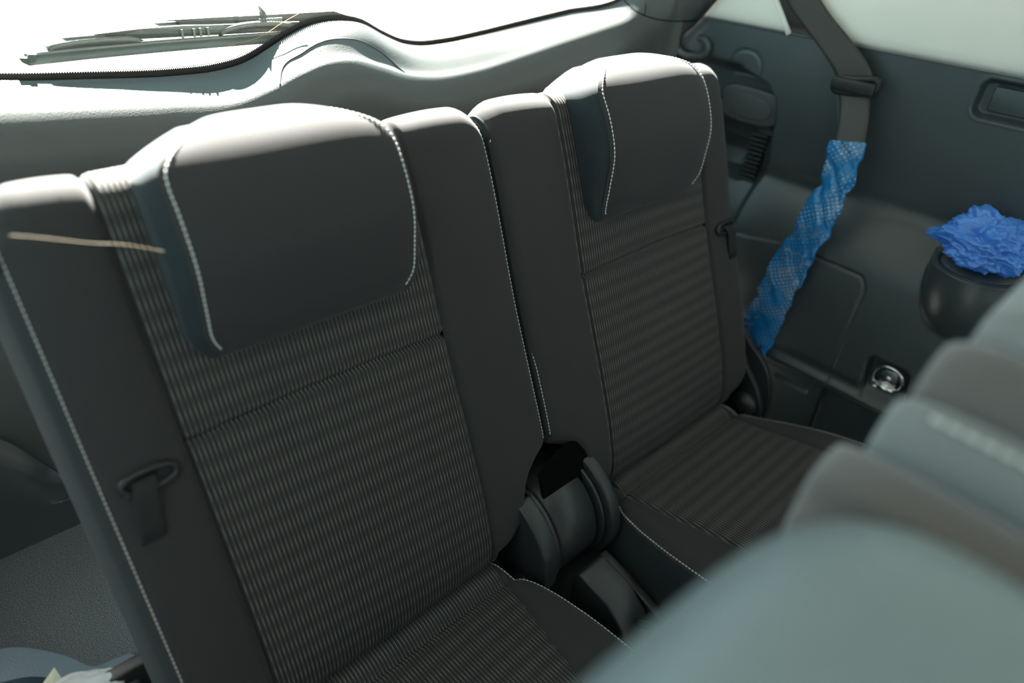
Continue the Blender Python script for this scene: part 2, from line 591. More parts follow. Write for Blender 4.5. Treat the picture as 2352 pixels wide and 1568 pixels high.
# pull handle plate behind the seat, paler grey stands in for light on it
hp = prism('pull_plate', [tuple(a) for a in spline([(0.592, 0.712), (0.588, 0.745), (0.596, 0.764), (0.66, 0.768), (0.697, 0.764), (0.706, 0.75), (0.704, 0.722), (0.692, 0.708), (0.64, 0.704)], 5, True)], 0.684, 0.700, 'plastic_grey', wr, 0.004)
prism('pull_recess', [tuple(a) for a in spline([(0.606, 0.722), (0.604, 0.745), (0.64, 0.755), (0.678, 0.752), (0.684, 0.735), (0.676, 0.718), (0.64, 0.715)], 5, True)], 0.6815, 0.690, 'plastic_grey', wr, 0.0015)
# raised J-shaped cargo hook on the rear corner
hk = spline([(0.668, 0.789, 0.858), (0.662, 0.812, 0.838), (0.660, 0.812, 0.815), (0.659, 0.795, 0.803), (0.658, 0.770, 0.803), (0.658, 0.748, 0.808), (0.658, 0.741, 0.822), (0.660, 0.750, 0.832), (0.663, 0.768, 0.836)], 8)
tube('bag_hook', hk, 0.0062, 'plastic_grey', wr, 10)
# louvres of the air outlet in the pocket
for k in range(11):
    z = 0.690 - 0.0085 * k
    yc = 0.603 + 0.0006 * k
    box('vent_louvre', (0.692, yc + 0.010, z), (0.016, 0.034, 0.0035), 'plastic_smooth', wr, 0.001)
# latch inside the release recess
box('release_latch', (0.694, 0.246, 0.832), (0.006, 0.062, 0.036), 'plastic', wr, 0.006)
box('release_latch', (0.693, 0.178, 0.832), (0.008, 0.060, 0.038), 'plastic_smooth', wr, 0.006)

# unseen panel behind the trim, added to stop sun leaking by the tailgate
box('corner_sun_block', (0.705, 0.842, 0.68), (0.11, 0.04, 1.16), 'plastic_black', wr, 0.004)
# cream upper trim with the belt slot
cw_y = [-0.10, 0.10, 0.30, 0.50, 0.62, 0.70, 0.772, 0.80]
def cream_rows(y0, y1, x0=0.683, n=24, k0=0.0, k1=0.0):
    rows = []
    for z in np.linspace(0.868, 1.00, 14):
        d = z - 0.868
        rows.append([(x0 - 0.16 * d - 0.006 * sstep(z, 0.868, 0.874), y, z) for y in np.linspace(y0 + k0 * d, y1 + k1 * d, n)])
    return np.array(rows)
grid('upper_trim', cream_rows(-0.05, 0.528, k1=1.0), 'cream', wr, thick=0.004)
grid('pillar_trim', cream_rows(0.600, 0.792, 0.676, k0=0.72, k1=-0.80), 'cream', wr, thick=0.004)
# rolled cream edge beside the belt slot
ed = np.array([(0.668 - 0.16 * (z - 0.868), 0.598 + (z - 0.868) * 0.72, z) for z in np.linspace(0.868, 1.0, 10)])
tube('slot_edge', ed, 0.0045, 'cream', wr, 8)
grid('slot_shade', cream_rows(0.50, 0.62, 0.712, k0=1.0, k1=0.72), 'plastic_black', wr)  # black sheet standing in for the shade beside the belt
# ledge where dark trim meets cream
P = np.array([(0.684, y, 0.8695) for y in np.linspace(-0.1, 0.545, 40)])
tube('belt_line_edge', P, 0.0018, 'plastic_smooth', wr, 6)
P = np.array([(0.668, y, 0.8695) for y in np.linspace(0.545, 0.79, 20)])
tube('belt_line_edge', P, 0.0022, 'plastic_grey', wr, 6)
# frame above and quarter window, out of the picture
box('window_header', (0.655, 0.0, 1.255), (0.03, 1.70, 0.06), 'cream', wr, 0.01)
box('window_post', (0.665, 0.715, 1.12), (0.03, 0.13, 0.25), 'cream', wr, 0.01)
box('window_post', (0.665, -0.10, 1.06), (0.03, 0.09, 0.40), 'cream', wr, 0.01)
w2 = box('window_2', (0.675, 0.29, 1.11), (0.004, 0.74, 0.25), 'glass', None, 0.0)
tag(w2, kind='structure')
w3 = box('window_3', (0.69, -0.56, 1.05), (0.004, 0.84, 0.38), 'glass', None, 0.0)
tag(w3, kind='structure')

# ------------------------------------------------------------------ left wall (mostly out of the picture; the doors ahead of it are unseen, added to block light)
wl = empty('wall_left', (-0.70, 0.5, 0.12)); tag(wl, kind='structure')
box('side_trim', (-0.715, 0.55, 0.50), (0.02, 0.56, 0.76), 'plastic', wl, 0.006)
box('window_header', (-0.655, 0.0, 1.255), (0.03, 1.70, 0.06), 'cream', wl, 0.01)
box('window_post', (-0.68, 0.765, 1.06), (0.03, 0.13, 0.40), 'cream', wl, 0.01)
box('rear_door_block', (-0.71, -0.08, 0.44), (0.05, 0.72, 0.70), 'plastic', wl, 0.01)  # unseen closed door, added to darken the lower left
box('front_door_block', (-0.70, -0.86, 0.49), (0.05, 0.86, 0.78), 'plastic', wl, 0.01)  # unseen, added to keep low light out of the cabin
box('centre_pillar_block', (-0.69, -0.47, 0.98), (0.05, 0.10, 0.60), 'cream', wl, 0.01)  # unseen, added with the front door to cut side light
w5 = box('window_5', (-0.69, -0.86, 1.06), (0.004, 0.70, 0.36), 'glass', None, 0.0)
tag(w5, kind='structure')
wf = box('wall_front_block', (0, -1.20, 0.50), (1.36, 0.10, 0.78), 'plastic', None, 0.02)  # unseen front end, added to block light from ahead
tag(wf, kind='structure')
w4 = box('window_4', (-0.69, 0.50, 1.05), (0.004, 0.42, 0.36), 'glass', None, 0.0)
tag(w4, kind='structure')

# ------------------------------------------------------------------ tailgate
yg = lambda x: 0.935 - 0.10 * (np.abs(x) / 0.6) ** 3
zg = interp([(-0.70, 1.27), (-0.645, 1.20), (-0.62, 1.05), (-0.595, 0.95), (-0.56, 0.90), (-0.50, 0.872), (-0.412, 0.852), (-0.328, 0.841), (-0.229, 0.832), (-0.174, 0.832), (-0.137, 0.838), (-0.098, 0.854), (-0.071, 0.866), (-0.037, 0.877),
             (0.003, 0.880), (0.045, 0.873), (0.081, 0.855), (0.112, 0.842), (0.143, 0.836), (0.193, 0.836), (0.262, 0.843), (0.348, 0.856), (0.434, 0.871), (0.533, 0.890), (0.575, 0.915), (0.60, 0.95), (0.62, 1.05), (0.645, 1.20), (0.70, 1.27)])
zr = interp([(-0.70, 1.23), (-0.645, 1.16), (-0.62, 1.02), (-0.595, 0.925), (-0.56, 0.875), (-0.50, 0.853), (-0.43, 0.836), (-0.35, 0.823), (-0.26, 0.811), (-0.17, 0.805), (-0.125, 0.815), (-0.085, 0.829), (-0.045, 0.839), (-0.005, 0.838), (0.035, 0.826),
             (0.08, 0.810), (0.13, 0.801), (0.21, 0.803), (0.30, 0.817), (0.385, 0.834), (0.47, 0.853), (0.55, 0.873), (0.585, 0.895), (0.605, 0.925), (0.625, 1.02), (0.645, 1.16), (0.70, 1.23)])
door = empty('door_1', (0, 0.90, 0.36)); tag(door, kind='structure')
xs = np.arange(-0.632, 0.6321, 0.004)
rows = []
for x in xs:
    G, Zg_, Zr_ = float(yg(x)), float(zg(x)), float(zr(x))
    zb = 0.36 + 0.13 * float(sstep(abs(x), 0.47, 0.56))
    pr = [(G + 0.004, Zg_ - 0.012), (G - 0.001, Zg_ - 0.002), (G - 0.010, Zg_ - 0.004), (G - 0.030, Zg_ * 0.62 + Zr_ * 0.38), (G - 0.052, Zr_ + 0.007), (G - 0.066, Zr_ - 0.002), (G - 0.079, Zr_ - 0.019),
          (G - 0.086, Zr_ - 0.045), (G - 0.083, Zr_ - 0.085), (G - 0.078, Zr_ - 0.16), (G - 0.080, 0.58), (G - 0.075, 0.5), (G - 0.062, zb + 0.012), (G - 0.045, zb)]
    kk = 1 - 0.62 * float(sstep(abs(x), 0.46, 0.62))
    pr = [(G + (a - G) * kk if a < G else a, b) for a, b in pr]
    c = spline(pr, 8)
    rows.append([(x, a, b) for a, b in c])
PT = np.array(rows)
mo = grid('trim_panel', PT, 'plastic_gate', door)
# fine joint of the wiper motor cover on the hump
gw = interp([(-0.120, 0.062), (-0.112, 0.050), (-0.07, 0.038), (-0.011, 0.034), (0.033, 0.037), (0.066, 0.050), (0.078, 0.062)])
gp = []
for x in np.arange(-0.120, 0.078, 0.003):
    i = int(np.argmin(np.abs(xs - x))); yy = float(yg(xs[i])) - float(gw(xs[i]))
    j = 8 + int(np.argmin(np.abs(PT[i, 8:50, 1] - yy)))
    a, b = (PT[i, j - 1], PT[i, j + 1])
    zz = np.interp(yy, sorted((a[1], b[1])), [b[2], a[2]] if b[1] < a[1] else [a[2], b[2]])
    gp.append((xs[i], yy, zz - 0.0002))
gp = np.array(gp)
for k in range(3): gp[1:-1] = 0.25 * gp[:-2] + 0.5 * gp[1:-1] + 0.25 * gp[2:]
tube('cover_joint', resample(gp, 0.002), 0.0010, 'plastic_black', door, 6)
# outer metal skin of the tailgate
sk = np.array([[(x, float(yg(x)) + 0.075, z) for z in (0.25, 0.55, min(float(zg(x)) - 0.06, 0.84))] for x in np.linspace(-0.66, 0.66, 40)])
grid('outer_skin', sk, 'plastic_grey', door, thick=0.004)
# garnishes running up beside the glass
for s in (-1, 1):
    P = []
    for z in np.linspace(0.84, 1.27, 24):
        e_ = 0.797 - 0.80 * (z - 0.84)
        row = []
        for k in np.linspace(0, 1, 12):
            xx = 0.585 + 0.02 * max(0, z - 0.9) + (0.066 - 0.03 * max(0, z - 0.9)) * k
            row.append((s * xx, float(yg(0.59)) + 0.012 - 0.05 * (z - 0.84) + (e_ - float(yg(0.59)) - 0.012 + 0.05 * (z - 0.84)) * (math.sin(k * math.pi / 2) ** 1.3), z))
        P.append(row)
    grid('pillar_garnish', np.array(P), 'plastic_gate', door)
# seam between tailgate and body on the right
sl_ = spline([(0.652, 0.690, 0.97), (0.652, 0.722, 0.93), (0.653, 0.747, 0.90), (0.654, 0.772, 0.868), (0.650, 0.797, 0.840), (0.645, 0.815, 0.81), (0.645, 0.82, 0.70)], 8)
tube('weather_seal', sl_, 0.0050, 'rubber', door, 8)

# rear window
xs2 = np.linspace(-0.62, 0.62, 160)
P = []
for k in range(12):
    v = k / 11
    P.append([(x, float(yg(x)) + 0.006 - 0.06 * (z0 - 0.83), z0) for x in xs2 for z0 in [float(zg(x)) - 0.010 + v * (1.275 - float(zg(x)) + 0.010)]])
wn = empty('window_1', (0, 0.94, 0.83)); tag(wn, kind='structure')
grid('glass_pane', np.array(P), 'glass', wn)
xb = np.arange(-0.585, 0.5851, 0.003)
def glass_pt(x, z, off=0.0):
    return (x, float(yg(x)) + 0.006 - 0.06 * (z - 0.83) + off, z)
P = [[glass_pt(x, float(zg(x)) + dz, -0.0012) for x in xb] for dz in (-0.012, -0.004, 0.0, 0.0045)]
grid('black_border', np.array(P), 'ceramic', wn)
# printed dots fading out above the black border
V = []; F = []
path = np.array([(x, float(zg(x)) + 0.0045) for x in np.arange(-0.56, 0.56, 0.001)])
path = resample(path, 0.0027)
tn = np.gradient(path, axis=0); tn /= np.linalg.norm(tn, axis=1)[:, None]
nm = np.stack([-tn[:, 1], tn[:, 0]], 1)
for row_, (h, rr) in enumerate([(0.0002, 0.00125), (0.0022, 0.00085), (0.0040, 0.00058), (0.0054, 0.0004)]):
    for i in range(len(path)):
        p = path[i] + nm[i] * h + tn[i] * (0.00135 if row_ % 2 else 0)
        b = len(V)
        for a in range(6):
            V.append(glass_pt(p[0] + rr * math.cos(a * math.pi / 3), p[1] + rr * math.sin(a * math.pi / 3), -0.0014))
        F.append(tuple(range(b, b + 6)))
tag(raw('printed_dots', V, F, 'ceramic', wn, False), kind='stuff')

# load sill below the tailgate and carpeted load floor
sill = empty('trim_1', (0, 0.84, 0.30)); tag(sill, kind='structure')
zs = lambda x: 0.36 + 0.10 * sstep(np.abs(x), 0.49, 0.58)
P = []
for x in np.linspace(-0.70, 0.70, 120):
    e = float(zs(x))
    P.append([(x, a, b) for a, b in spline([(0.885, e + 0.03), (0.872, e + 0.012), (0.858, e + 0.004), (0.845, e - 0.008), (0.838, e - 0.03), (0.836, 0.345), (0.835, 0.325), (0.832, 0.300)], 5)])
grid('sill_cover', np.array(P), 'plastic', sill)
for x0 in (-0.60, 0.60):
    P = []
    s = 1 if x0 > 0 else -1
    for y in np.linspace(0.60, 0.85, 40):
        P.append([(s * a, y, b) for a, b in spline([(0.74, 0.52), (0.70, 0.485), (0.685 - 0.03 * sstep(y, 0.79, 0.85), 0.45), (0.672 - 0.03 * sstep(y, 0.79, 0.85), 0.40), (0.668 - 0.03 * sstep(y, 0.79, 0.85), 0.34), (0.665, 0.298)], 6)])
    if s < 0: grid('corner_moulding', np.array(P), 'plastic', sill)
lf = box('floor_load', (0, 0.715, 0.285), (1.38, 0.25, 0.03), 'carpet', None, 0.006)
tag(lf, kind='structure')

# ================================================================== THIRD-ROW SEATS
# seat frame: q = distance from the car's centre line, t = up along the backrest, n = out of its front face
CT, ST = math.cos(R(20)), math.sin(R(20))
def SW(s, q, t, n):
    q, t, n = np.broadcast_arrays(np.asarray(q, float), np.asarray(t, float), np.asarray(n, float))
    return np.stack([s * q, 0.605 + ST * t - CT * n, 0.830 + CT * t + ST * n], -1)

n_front = interp([(-0.575, -0.040), (-0.560, -0.016), (-0.545, -0.004), (-0.525, 0.003), (-0.48, 0.008), (-0.40, 0.008), (-0.30, 0.003), (-0.231, 0.0), (-0.12, 0.0), (-0.06, -0.001), (-0.022, -0.003)])
QI, PI_, PO, QO = 0.0035, 0.1185, 0.4155, 0.493      # inner edge, panel edges, outer edge
SEAM_T = -0.231
def top_drop(q):
    return 0.030 * np.clip((q - 0.466) / 0.027, 0, 1.2) ** 2.2 + 0.012 * np.clip((0.035 - q) / 0.027, 0, 1) ** 2
def bottom_t(q):
    return np.interp(q, [0.0, 0.009, 0.03, 0.048, 0.060, 0.068, 0.078, 0.094, 0.1185, 0.42, 0.46, 0.493], [-0.43, -0.438, -0.448, -0.462, -0.482, -0.512, -0.530, -0.548, -0.560, -0.560, -0.552, -0.535])
def back_point(q, v):
    """v 0..1 up the front face, 1..2 over the top roll, 2..3 down the back"""
    q = np.asarray(q, float); v = np.asarray(v, float)
    tb = bottom_t(q); tt = -0.022
    tf = tb + (tt - tb) * np.clip(v, 0, 1)
    nf = n_front(tf)
    # rounding off the lower edge of the cut-out
    nf = nf - 0.02 * np.exp(-((tf - tb) / 0.010) ** 2) * (tb > -0.556)
    a = np.clip(v - 1, 0, 1) * math.pi
    tr = -0.022 + 0.034 * np.sin(a); nr = -0.036 + 0.033 * np.cos(a)
    w = np.clip(v - 2, 0, 1)
    tbk = -0.022 + (-0.50) * w; nbk = -0.069 - 0.012 * w
    t = np.where(v <= 1, tf, np.where(v <= 2, tr, tbk))
    n = np.where(v <= 1, nf, np.where(v <= 2, nr, nbk))
    t = t - top_drop(q) * sstep(t, -0.10, 0.0) * np.where(v > 2, 1, 1)
    return t, n
def seam_dip(q, edges, depth=0.0045, wd=0.0035):
    d = np.zeros_like(np.asarray(q, float))
    for e in edges: d = d + depth * np.exp(-((q - e) / wd) ** 2)
    return d
def bulge(q):
    q = np.asarray(q, float)
    inner = np.clip((PI_ - q) / (PI_ - QI), 0, 1); outer = np.clip((q - PO) / (QO - PO), 0, 1); mid = np.clip((q - PI_) / (PO - PI_), 0, 1)
    b = 0.007 * np.sin(np.pi * np.clip(inner, 0, 1)) ** 0.8 + 0.006 * np.sin(np.pi * outer) ** 0.8 + 0.003 * np.sin(np.pi * mid)
    b = b - 0.007 * np.clip((inner - 0.90) / 0.10, 0, 1) ** 2 - 0.008 * np.clip((outer - 0.80) / 0.20, 0, 1) ** 2
    return b
def clustered(a, b, n):
    u = np.linspace(0, 1, n)
    base = a + (b - a) * u
    near = np.array([0.0012, 0.0025, 0.004, 0.006])
    sgn = 1 if b > a else -1
    return np.unique(np.concatenate([base, a + sgn * near, b - sgn * near]))

def back_patch(name, s, q0, q1, v0, v1, mat, parent, nq=18, nv=80, edges=(), seam=None, label=None, vlist=None):
    q = clustered(q0, q1, nq)
    if vlist is None:
        vl = np.unique(np.concatenate([np.linspace(v0, min(v1, 1), nv), np.linspace(max(v0, 1), min(v1, 2), 25) if v1 > 1 else [], np.linspace(2, v1, 12) if v1 > 2 else []]))
    else: vl = vlist
    Q, Vv = np.meshgrid(q, vl)
    t, n = back_point(Q, Vv)
    n = n + (bulge(Q) - seam_dip(Q, edges)) * np.where(Vv <= 1, 1, np.where(Vv <= 2, np.cos(np.clip(Vv - 1, 0, 1) * math.pi / 2), 0))
    t = t + (0.5 * bulge(Q) - seam_dip(Q, edges) * 0.8) * np.sin(np.clip(Vv - 1, 0, 1) * math.pi)
    if seam is not None:
        n = n - 0.005 * np.exp(-((t - seam(Q)) / 0.0028) ** 2) * (Vv <= 1)
    P = SW(s, Q, t, n)
    arc = np.zeros_like(t)
    arc[1:] = np.cumsum(np.hypot(np.diff(t, axis=0), np.diff(n, axis=0)), axis=0)
    uv = np.stack([Q, arc], 2)
    return grid(name, P, mat, parent, uv)

def v_of_t(q, t):
    return (t - bottom_t(q)) / (-0.022 - bottom_t(q))

def seam_curve(q):
    return SEAM_T + 0.004 * np.sin(np.pi * (q - PI_) / (PO - PI_))

# headrest outline
HC, HW = 0.2635, 0.1135
h_front = [(-0.167, 0.002), (-0.164, 0.009), (-0.158, 0.017), (-0.143, 0.030), (-0.115, 0.043), (-0.08, 0.0560), (-0.045, 0.0570), (-0.015, 0.0520), (0.007, 0.043), (0.023, 0.030), (0.035, 0.013), (0.041, -0.006), (0.0425, -0.025)]
h_back = [(0.0425, -0.025), (0.0400, -0.037), (0.033, -0.048), (0.018, -0.057), (-0.01, -0.062), (-0.05, -0.062)]
def h_width(t):
    top = 0.062 * np.clip((np.asarray(t, float) + 0.018) / 0.061, 0, 1) ** 2.6
    bot = 0.016 * np.clip((-0.135 - np.asarray(t, float)) / 0.031, 0, 1) ** 2
    return HW - top - bot

def make_seat(s, name, label):
    y0 = 0.35
    root = empty(name, (s * 0.25, y0, 0.12))
    tag(root, label, 'car seat', 'folding third-row seats')
    eds = (QI, PI_, PO, QO)
    back_patch('outer_bolster', s, PO, QO, 0, 2.0, 'fabric', root, 16, 80, (PO,))
    back_patch('inner_bolster', s, QI, PI_, 0, 2.0, 'fabric', root, 22, 90, (PI_,))
    # striped middle, in two pieces meeting at the cross seam
    q = clustered(PI_, PO, 40)
    for nm_, lo in (('lower_panel', True), ('upper_panel', False)):
        vs_ = float(v_of_t(0.2, SEAM_T))
        if lo: vl = np.unique(np.concatenate([np.linspace(0, vs_, 70), vs_ - np.array([0.003, 0.006, 0.01, 0.015])]))
        else: vl = np.unique(np.concatenate([np.linspace(vs_, 1, 50), vs_ + np.array([0.003, 0.006, 0.01, 0.015]), np.linspace(1, 2, 24)]))
        Q, Vv = np.meshgrid(q, vl)
        t, n = back_point(Q, Vv)
        if lo: t = t + (seam_curve(Q) - SEAM_T) * (Vv / vs_) ** 3
        else: t = t + (seam_curve(Q) - SEAM_T) * (1 - np.clip((Vv - vs_) / (1 - vs_), 0, 1)) ** 3
        n = n + (bulge(Q) - seam_dip(Q, (PI_, PO))) * np.where(Vv <= 1, 1, np.cos(np.clip(Vv - 1, 0, 1) * math.pi / 2))
        t = t + (0.5 * bulge(Q) - 0.8 * seam_dip(Q, (PI_, PO))) * np.sin(np.clip(Vv - 1, 0, 1) * math.pi)
        n = n - 0.006 * np.exp(-((t - seam_curve(Q)) / 0.0032) ** 2) * (Vv <= 1)
        P = SW(s, Q, t, n)
        arc = np.zeros_like(t); arc[1:] = np.cumsum(np.hypot(np.diff(t, axis=0), np.diff(n, axis=0)), axis=0)
        grid(nm_, P, 'striped', root, np.stack([Q, arc], 2))
    # side gussets between front and back
    for q_e, sg, nm_, wid in ((QO, 1, 'outer_gusset', 0.016), (QI, -1, 'inner_gusset', 0.002)):
        v = np.concatenate([np.linspace(0, 1, 60), np.linspace(1, 1.5, 14)[1:]])
        t, n = back_point(np.full_like(v, q_e), v)
        n = n + bulge(np.full_like(v, q_e)) * (v <= 1)
        nb = np.minimum(-0.078 + 0 * v, n - 0.001)
        a = (v - 1).clip(0, 0.5) * math.pi
        nb = np.where(v > 1, -0.036 - 0.042 * np.cos(a), nb)
        P = []
        for k in np.linspace(0, 1, 10):
            P.append(SW(s, q_e + sg * wid * math.sin(math.pi * k * 0.5) ** 0.6, t - 0.004 * math.sin(math.pi * k * 0.5), n + (nb - n) * k))
        grid(nm_, np.array(P), 'fabric_shade', root)
    # back board
    P = np.array([SW(s, q_, np.array([-0.012, -0.05, -0.2, -0.4, -0.54]), np.array([-0.072, -0.078, -0.080, -0.080, -0.078])) for q_ in np.linspace(QI, QO + 0.014, 12)])
    grid('back_board', P, 'plastic_smooth', root)
    # ---- headrest
    F_ = spline(h_front, 8); B_ = spline(h_back, 8)
    u = np.sin(np.linspace(-1, 1, 41) * math.pi / 2)
    prof = np.concatenate([F_, B_[1:]])
    W_ = h_width(prof[:, 0])
    T_, U_ = np.meshgrid(prof[:, 0], u, indexing='ij')
    N_, _ = np.meshgrid(prof[:, 1], u, indexing='ij')
    Wg = np.meshgrid(W_, u, indexing='ij')[0]
    isf = (np.arange(len(prof)) < len(F_))[:, None]
    crown = 0.009 * np.abs(U_) ** 5 * np.minimum(1, N_.clip(0, 1) / 0.03 + 0.15)
    N_ = N_ - crown * sstep(T_, 0.04, -0.01) * isf
    T2 = T_ - 0.006 * np.abs(U_) ** 5 * sstep(T_, -0.01, 0.04)
    Qh = HC + U_ * Wg
    P = SW(s, Qh, T2, N_)
    arc = np.concatenate([[0], np.cumsum(np.linalg.norm(np.diff(prof, axis=0), axis=1))])
    hr = grid('headrest', P, 'fabric', root, np.stack([Qh, np.meshgrid(arc, u, indexing='ij')[0]], 2))
    nf_ = len(F_)
    edge_in = P[:, 0]; edge_out = P[:, -1]
    for e_, sg in ((0, -1), (-1, 1)):
        tt = T2[:nf_, e_]; nn = N_[:nf_, e_]; qq = Qh[:nf_, e_]
        nb = -0.058 * sstep(tt, -0.03, 0.012) - 0.001
        # the cheek tapers to the rear of the top
        bt = np.interp(tt, *zip(*sorted([(t_, n_) for t_, n_ in h_back])))
        nb = np.where(tt > 0.018, bt, nb)
        P2 = []
        for k in np.linspace(0, 1, 12):
            P2.append(SW(s, qq + sg * (0.010 * math.sin(math.pi * min(k * 1.0, 0.5)) - 0.0025 * math.exp(-(k / 0.08) ** 2)), tt, nn + (nb - nn) * k))
        grid('cheek', np.array(P2), 'fabric_shade', hr)
    # seam stitching round the headrest face
    for e_, sg in ((0, 1), (-1, -1)):
        ii = [i for i in range(nf_) if -0.158 < T2[i, e_]]
        pth = SW(s, Qh[ii, e_] + sg * 0.0055, T2[ii, e_] + 0.0004, N_[ii, e_] + 0.0030)
        stitches('stitching', pth, hr, 0.0052, 0.0044, 0.00095)
    top_i = nf_ - 1
    # ---- stitching on the backrest edges
    for q_e, sg in ((QO, -1), (QI, 1)):
        vv = np.linspace(0.04, 1.62, 200)
        qq = np.full_like(vv, q_e + sg * 0.003)
        t, n = back_point(qq, vv)
        bb = bulge(qq)
        n = n + bb * np.where(vv <= 1, 1, np.cos(np.clip(vv - 1, 0, 1) * math.pi / 2)) + 0.0005 * (vv <= 1)
        t = t + 0.5 * bb * np.sin(np.clip(vv - 1, 0, 1) * math.pi) + 0.0006 * np.sin(np.clip(vv - 1, 0, 1) * math.pi)
        if q_e == QI:      # the seats press together, the inner seam sinks in towards the top
            sink = sstep(vv, 0.25, 0.45) * (1 if s > 0 else 0)
            n = n - 0.007 * sink * (vv <= 1.0); qq = qq - 0.002 * sink
        stitches('stitching', SW(s, qq, t, n), root, 0.0050, 0.0040, 0.0007)
    # ---- strap with its oval guide in the outer bolster
    qc, tc, nc = 0.4535, -0.2455, float(n_front(-0.2455)) + 0.0055
    ring = []
    for i in range(48):
        a = 2 * math.pi * i / 48
        ring.append((0.0225 * math.copysign(abs(math.cos(a)) ** 0.8, math.cos(a)), 0.0085 * math.copysign(abs(math.sin(a)) ** 0.8, math.sin(a))))
    ring.append(ring[0])
    P = np.array([SW(s, qc + a, tc + b + 0.03 * a * 0, nc + 0.0012) for a, b in ring])
    V, Fc = tube_data(P, 0.0048, 10, 0.75)
    gd = raw('strap_guide', V, Fc[:-2], 'plastic_black', root)
    P = np.array([[SW(s, qc + a * k, tc + b * k, nc - 0.0008) for a, b in ring] for k in (0.0, 0.95)])
    grid('slot', P, 'plastic_black', gd)
    P = []
    for k, (dt, dn) in enumerate([(0.004, -0.001), (0.001, 0.004), (-0.004, 0.0075), (-0.010, 0.0085), (-0.025, 0.0065), (-0.040, 0.005), (-0.054, 0.004)]):
        w = 0.0098 + 0.0008 * k / 6
        P.append([SW(s, qc + 0.002 + 0.0022 * k * 0.9 + a, tc + dt, nc + dn) for a in np.linspace(-w, w, 8)])
    grid('strap', np.array(P), 'strap', root, thick=0.0022)
    # ---- cushion
    cz = interp([(-0.03, 0.318), (0.0, 0.326), (0.05, 0.328), (0.15, 0.322), (0.25, 0.314), (0.33, 0.306), (0.380, 0.301)])
    prof = spline([(0.462, 0.270), (0.450, 0.288), (0.436, 0.300), (0.420, 0.306), (0.406, 0.304), (0.397, 0.2985), (0.393, 0.295)], 6)
    front = np.array([(y, float(cz(y))) for y in np.concatenate([[0.3925, 0.391, 0.388, 0.384], np.linspace(0.378, 0.02, 40)])])
    front[0, 1] -= 0.0055; front[1, 1] -= 0.004; front[2, 1] -= 0.0015
    nose = spline([(0.02, float(cz(0.02))), (0.0, 0.320), (-0.018, 0.300), (-0.022, 0.270), (-0.015, 0.235)], 5)[1:]
    q_si = interp([(-0.03, 0.165), (0.10, 0.163), (0.223, 0.152), (0.391, 0.122), (0.43, 0.1185), (0.47, 0.1185)])
    q_so = interp([(-0.03, 0.452), (0.10, 0.450), (0.235, 0.440), (0.391, 0.414), (0.43, 0.4155), (0.47, 0.4155)])
    q_ei = interp([(-0.03, 0.078), (0.10, 0.075), (0.22, 0.073), (0.30, 0.076), (0.345, 0.082), (0.375, 0.090), (0.40, 0.105), (0.43, 0.112), (0.47, 0.115)])
    q_eo = interp([(-0.03, 0.520), (0.15, 0.520), (0.217, 0.512), (0.262, 0.500), (0.32, 0.475), (0.375, 0.447), (0.40, 0.436), (0.43, 0.428), (0.47, 0.422)])
    def cush(nm_, yz, fa, fb, mat, nq, dipa, dipb):
        P = []; UV = []
        arc = 0; prev = None
        for y, z in yz:
            a, b = float(fa(y)), float(fb(y))
            if prev is not None: arc += math.hypot(y - prev[0], z - prev[1])
            prev = (y, z)
            qs_ = np.concatenate([[a, a + 0.0012, a + 0.003], np.linspace(a + 0.006, b - 0.006, nq), [b - 0.003, b - 0.0012, b]])
            dz = -0.0035 * dipa * np.exp(-((qs_ - a) / 0.003) ** 2) - 0.0035 * dipb * np.exp(-((qs_ - b) / 0.003) ** 2)
            ea = 0.010 * (1 - dipa) * np.clip(1 - (qs_ - a) / 0.02, 0, 1) ** 2 + 0.010 * (1 - dipb) * np.clip(1 - (b - qs_) / 0.02, 0, 1) ** 2
            P.append(np.stack([s * qs_, np.full_like(qs_, y), z + dz - ea], 1))
            UV.append(np.stack([qs_, np.full_like(qs_, arc)], 1))
        return grid(nm_, np.array(P), mat, root, np.array(UV))
    allf = np.concatenate([front, nose])
    cush('cushion_roll', prof, q_si, q_so, 'striped', 30, 1, 1)
    cush('cushion_panel', allf, q_si, q_so, 'striped', 30, 1, 1)
    full = np.concatenate([prof, allf])
    cush('cushion_bolster', full, q_ei, q_si, 'fabric', 10, 0, 1)
    cush('cushion_bolster', full, q_so, q_eo, 'fabric', 10, 1, 0)
    for fe, sg in ((q_ei, -1), (q_eo, 1)):
        P = []
        for y, z in full:
            e = float(fe(y)); zz = z - 0.010
            P.append([(s * (e + sg * d), y, zz + (0.175 - zz) * k) for k, d in ((0, 0), (0.08, 0.003), (0.25, 0.006), (0.5, 0.006), (0.8, 0.001), (1.0, -0.01))])
        grid('cushion_side', np.array(P), 'fabric_shade', root)
        pth = np.array([(s * (float(fe(y)) - sg * 0.003), y, z - 0.0070) for y, z in full[6:-12]])
        stitches('stitching', pth, root, 0.0052, 0.0042, 0.00085)
    # frame under the cushion
    prism('seat_frame', [(0.43, 0.12), (0.43, 0.25), (0.30, 0.262), (0.05, 0.268), (0.0, 0.25), (0.0, 0.20), (0.05, 0.18), (0.10, 0.12)], s * 0.13, s * 0.44, 'plastic_black', root, 0.006)
    # unseen panel low behind the seat, added to stop light leaking through
    prism('light_leak_panel', [(0.545, 0.36), (0.530, 0.36), (0.505, 0.305), (0.500, 0.12), (0.52, 0.12), (0.53, 0.29)], s * 0.004, s * 0.545, 'plastic_black', root, 0.002)
    # outer recliner cover, low on the outside: two curved plates
    a1_ = spline([(0.470, 0.385), (0.456, 0.358), (0.436, 0.330), (0.408, 0.300), (0.388, 0.262), (0.386, 0.225)], 6)
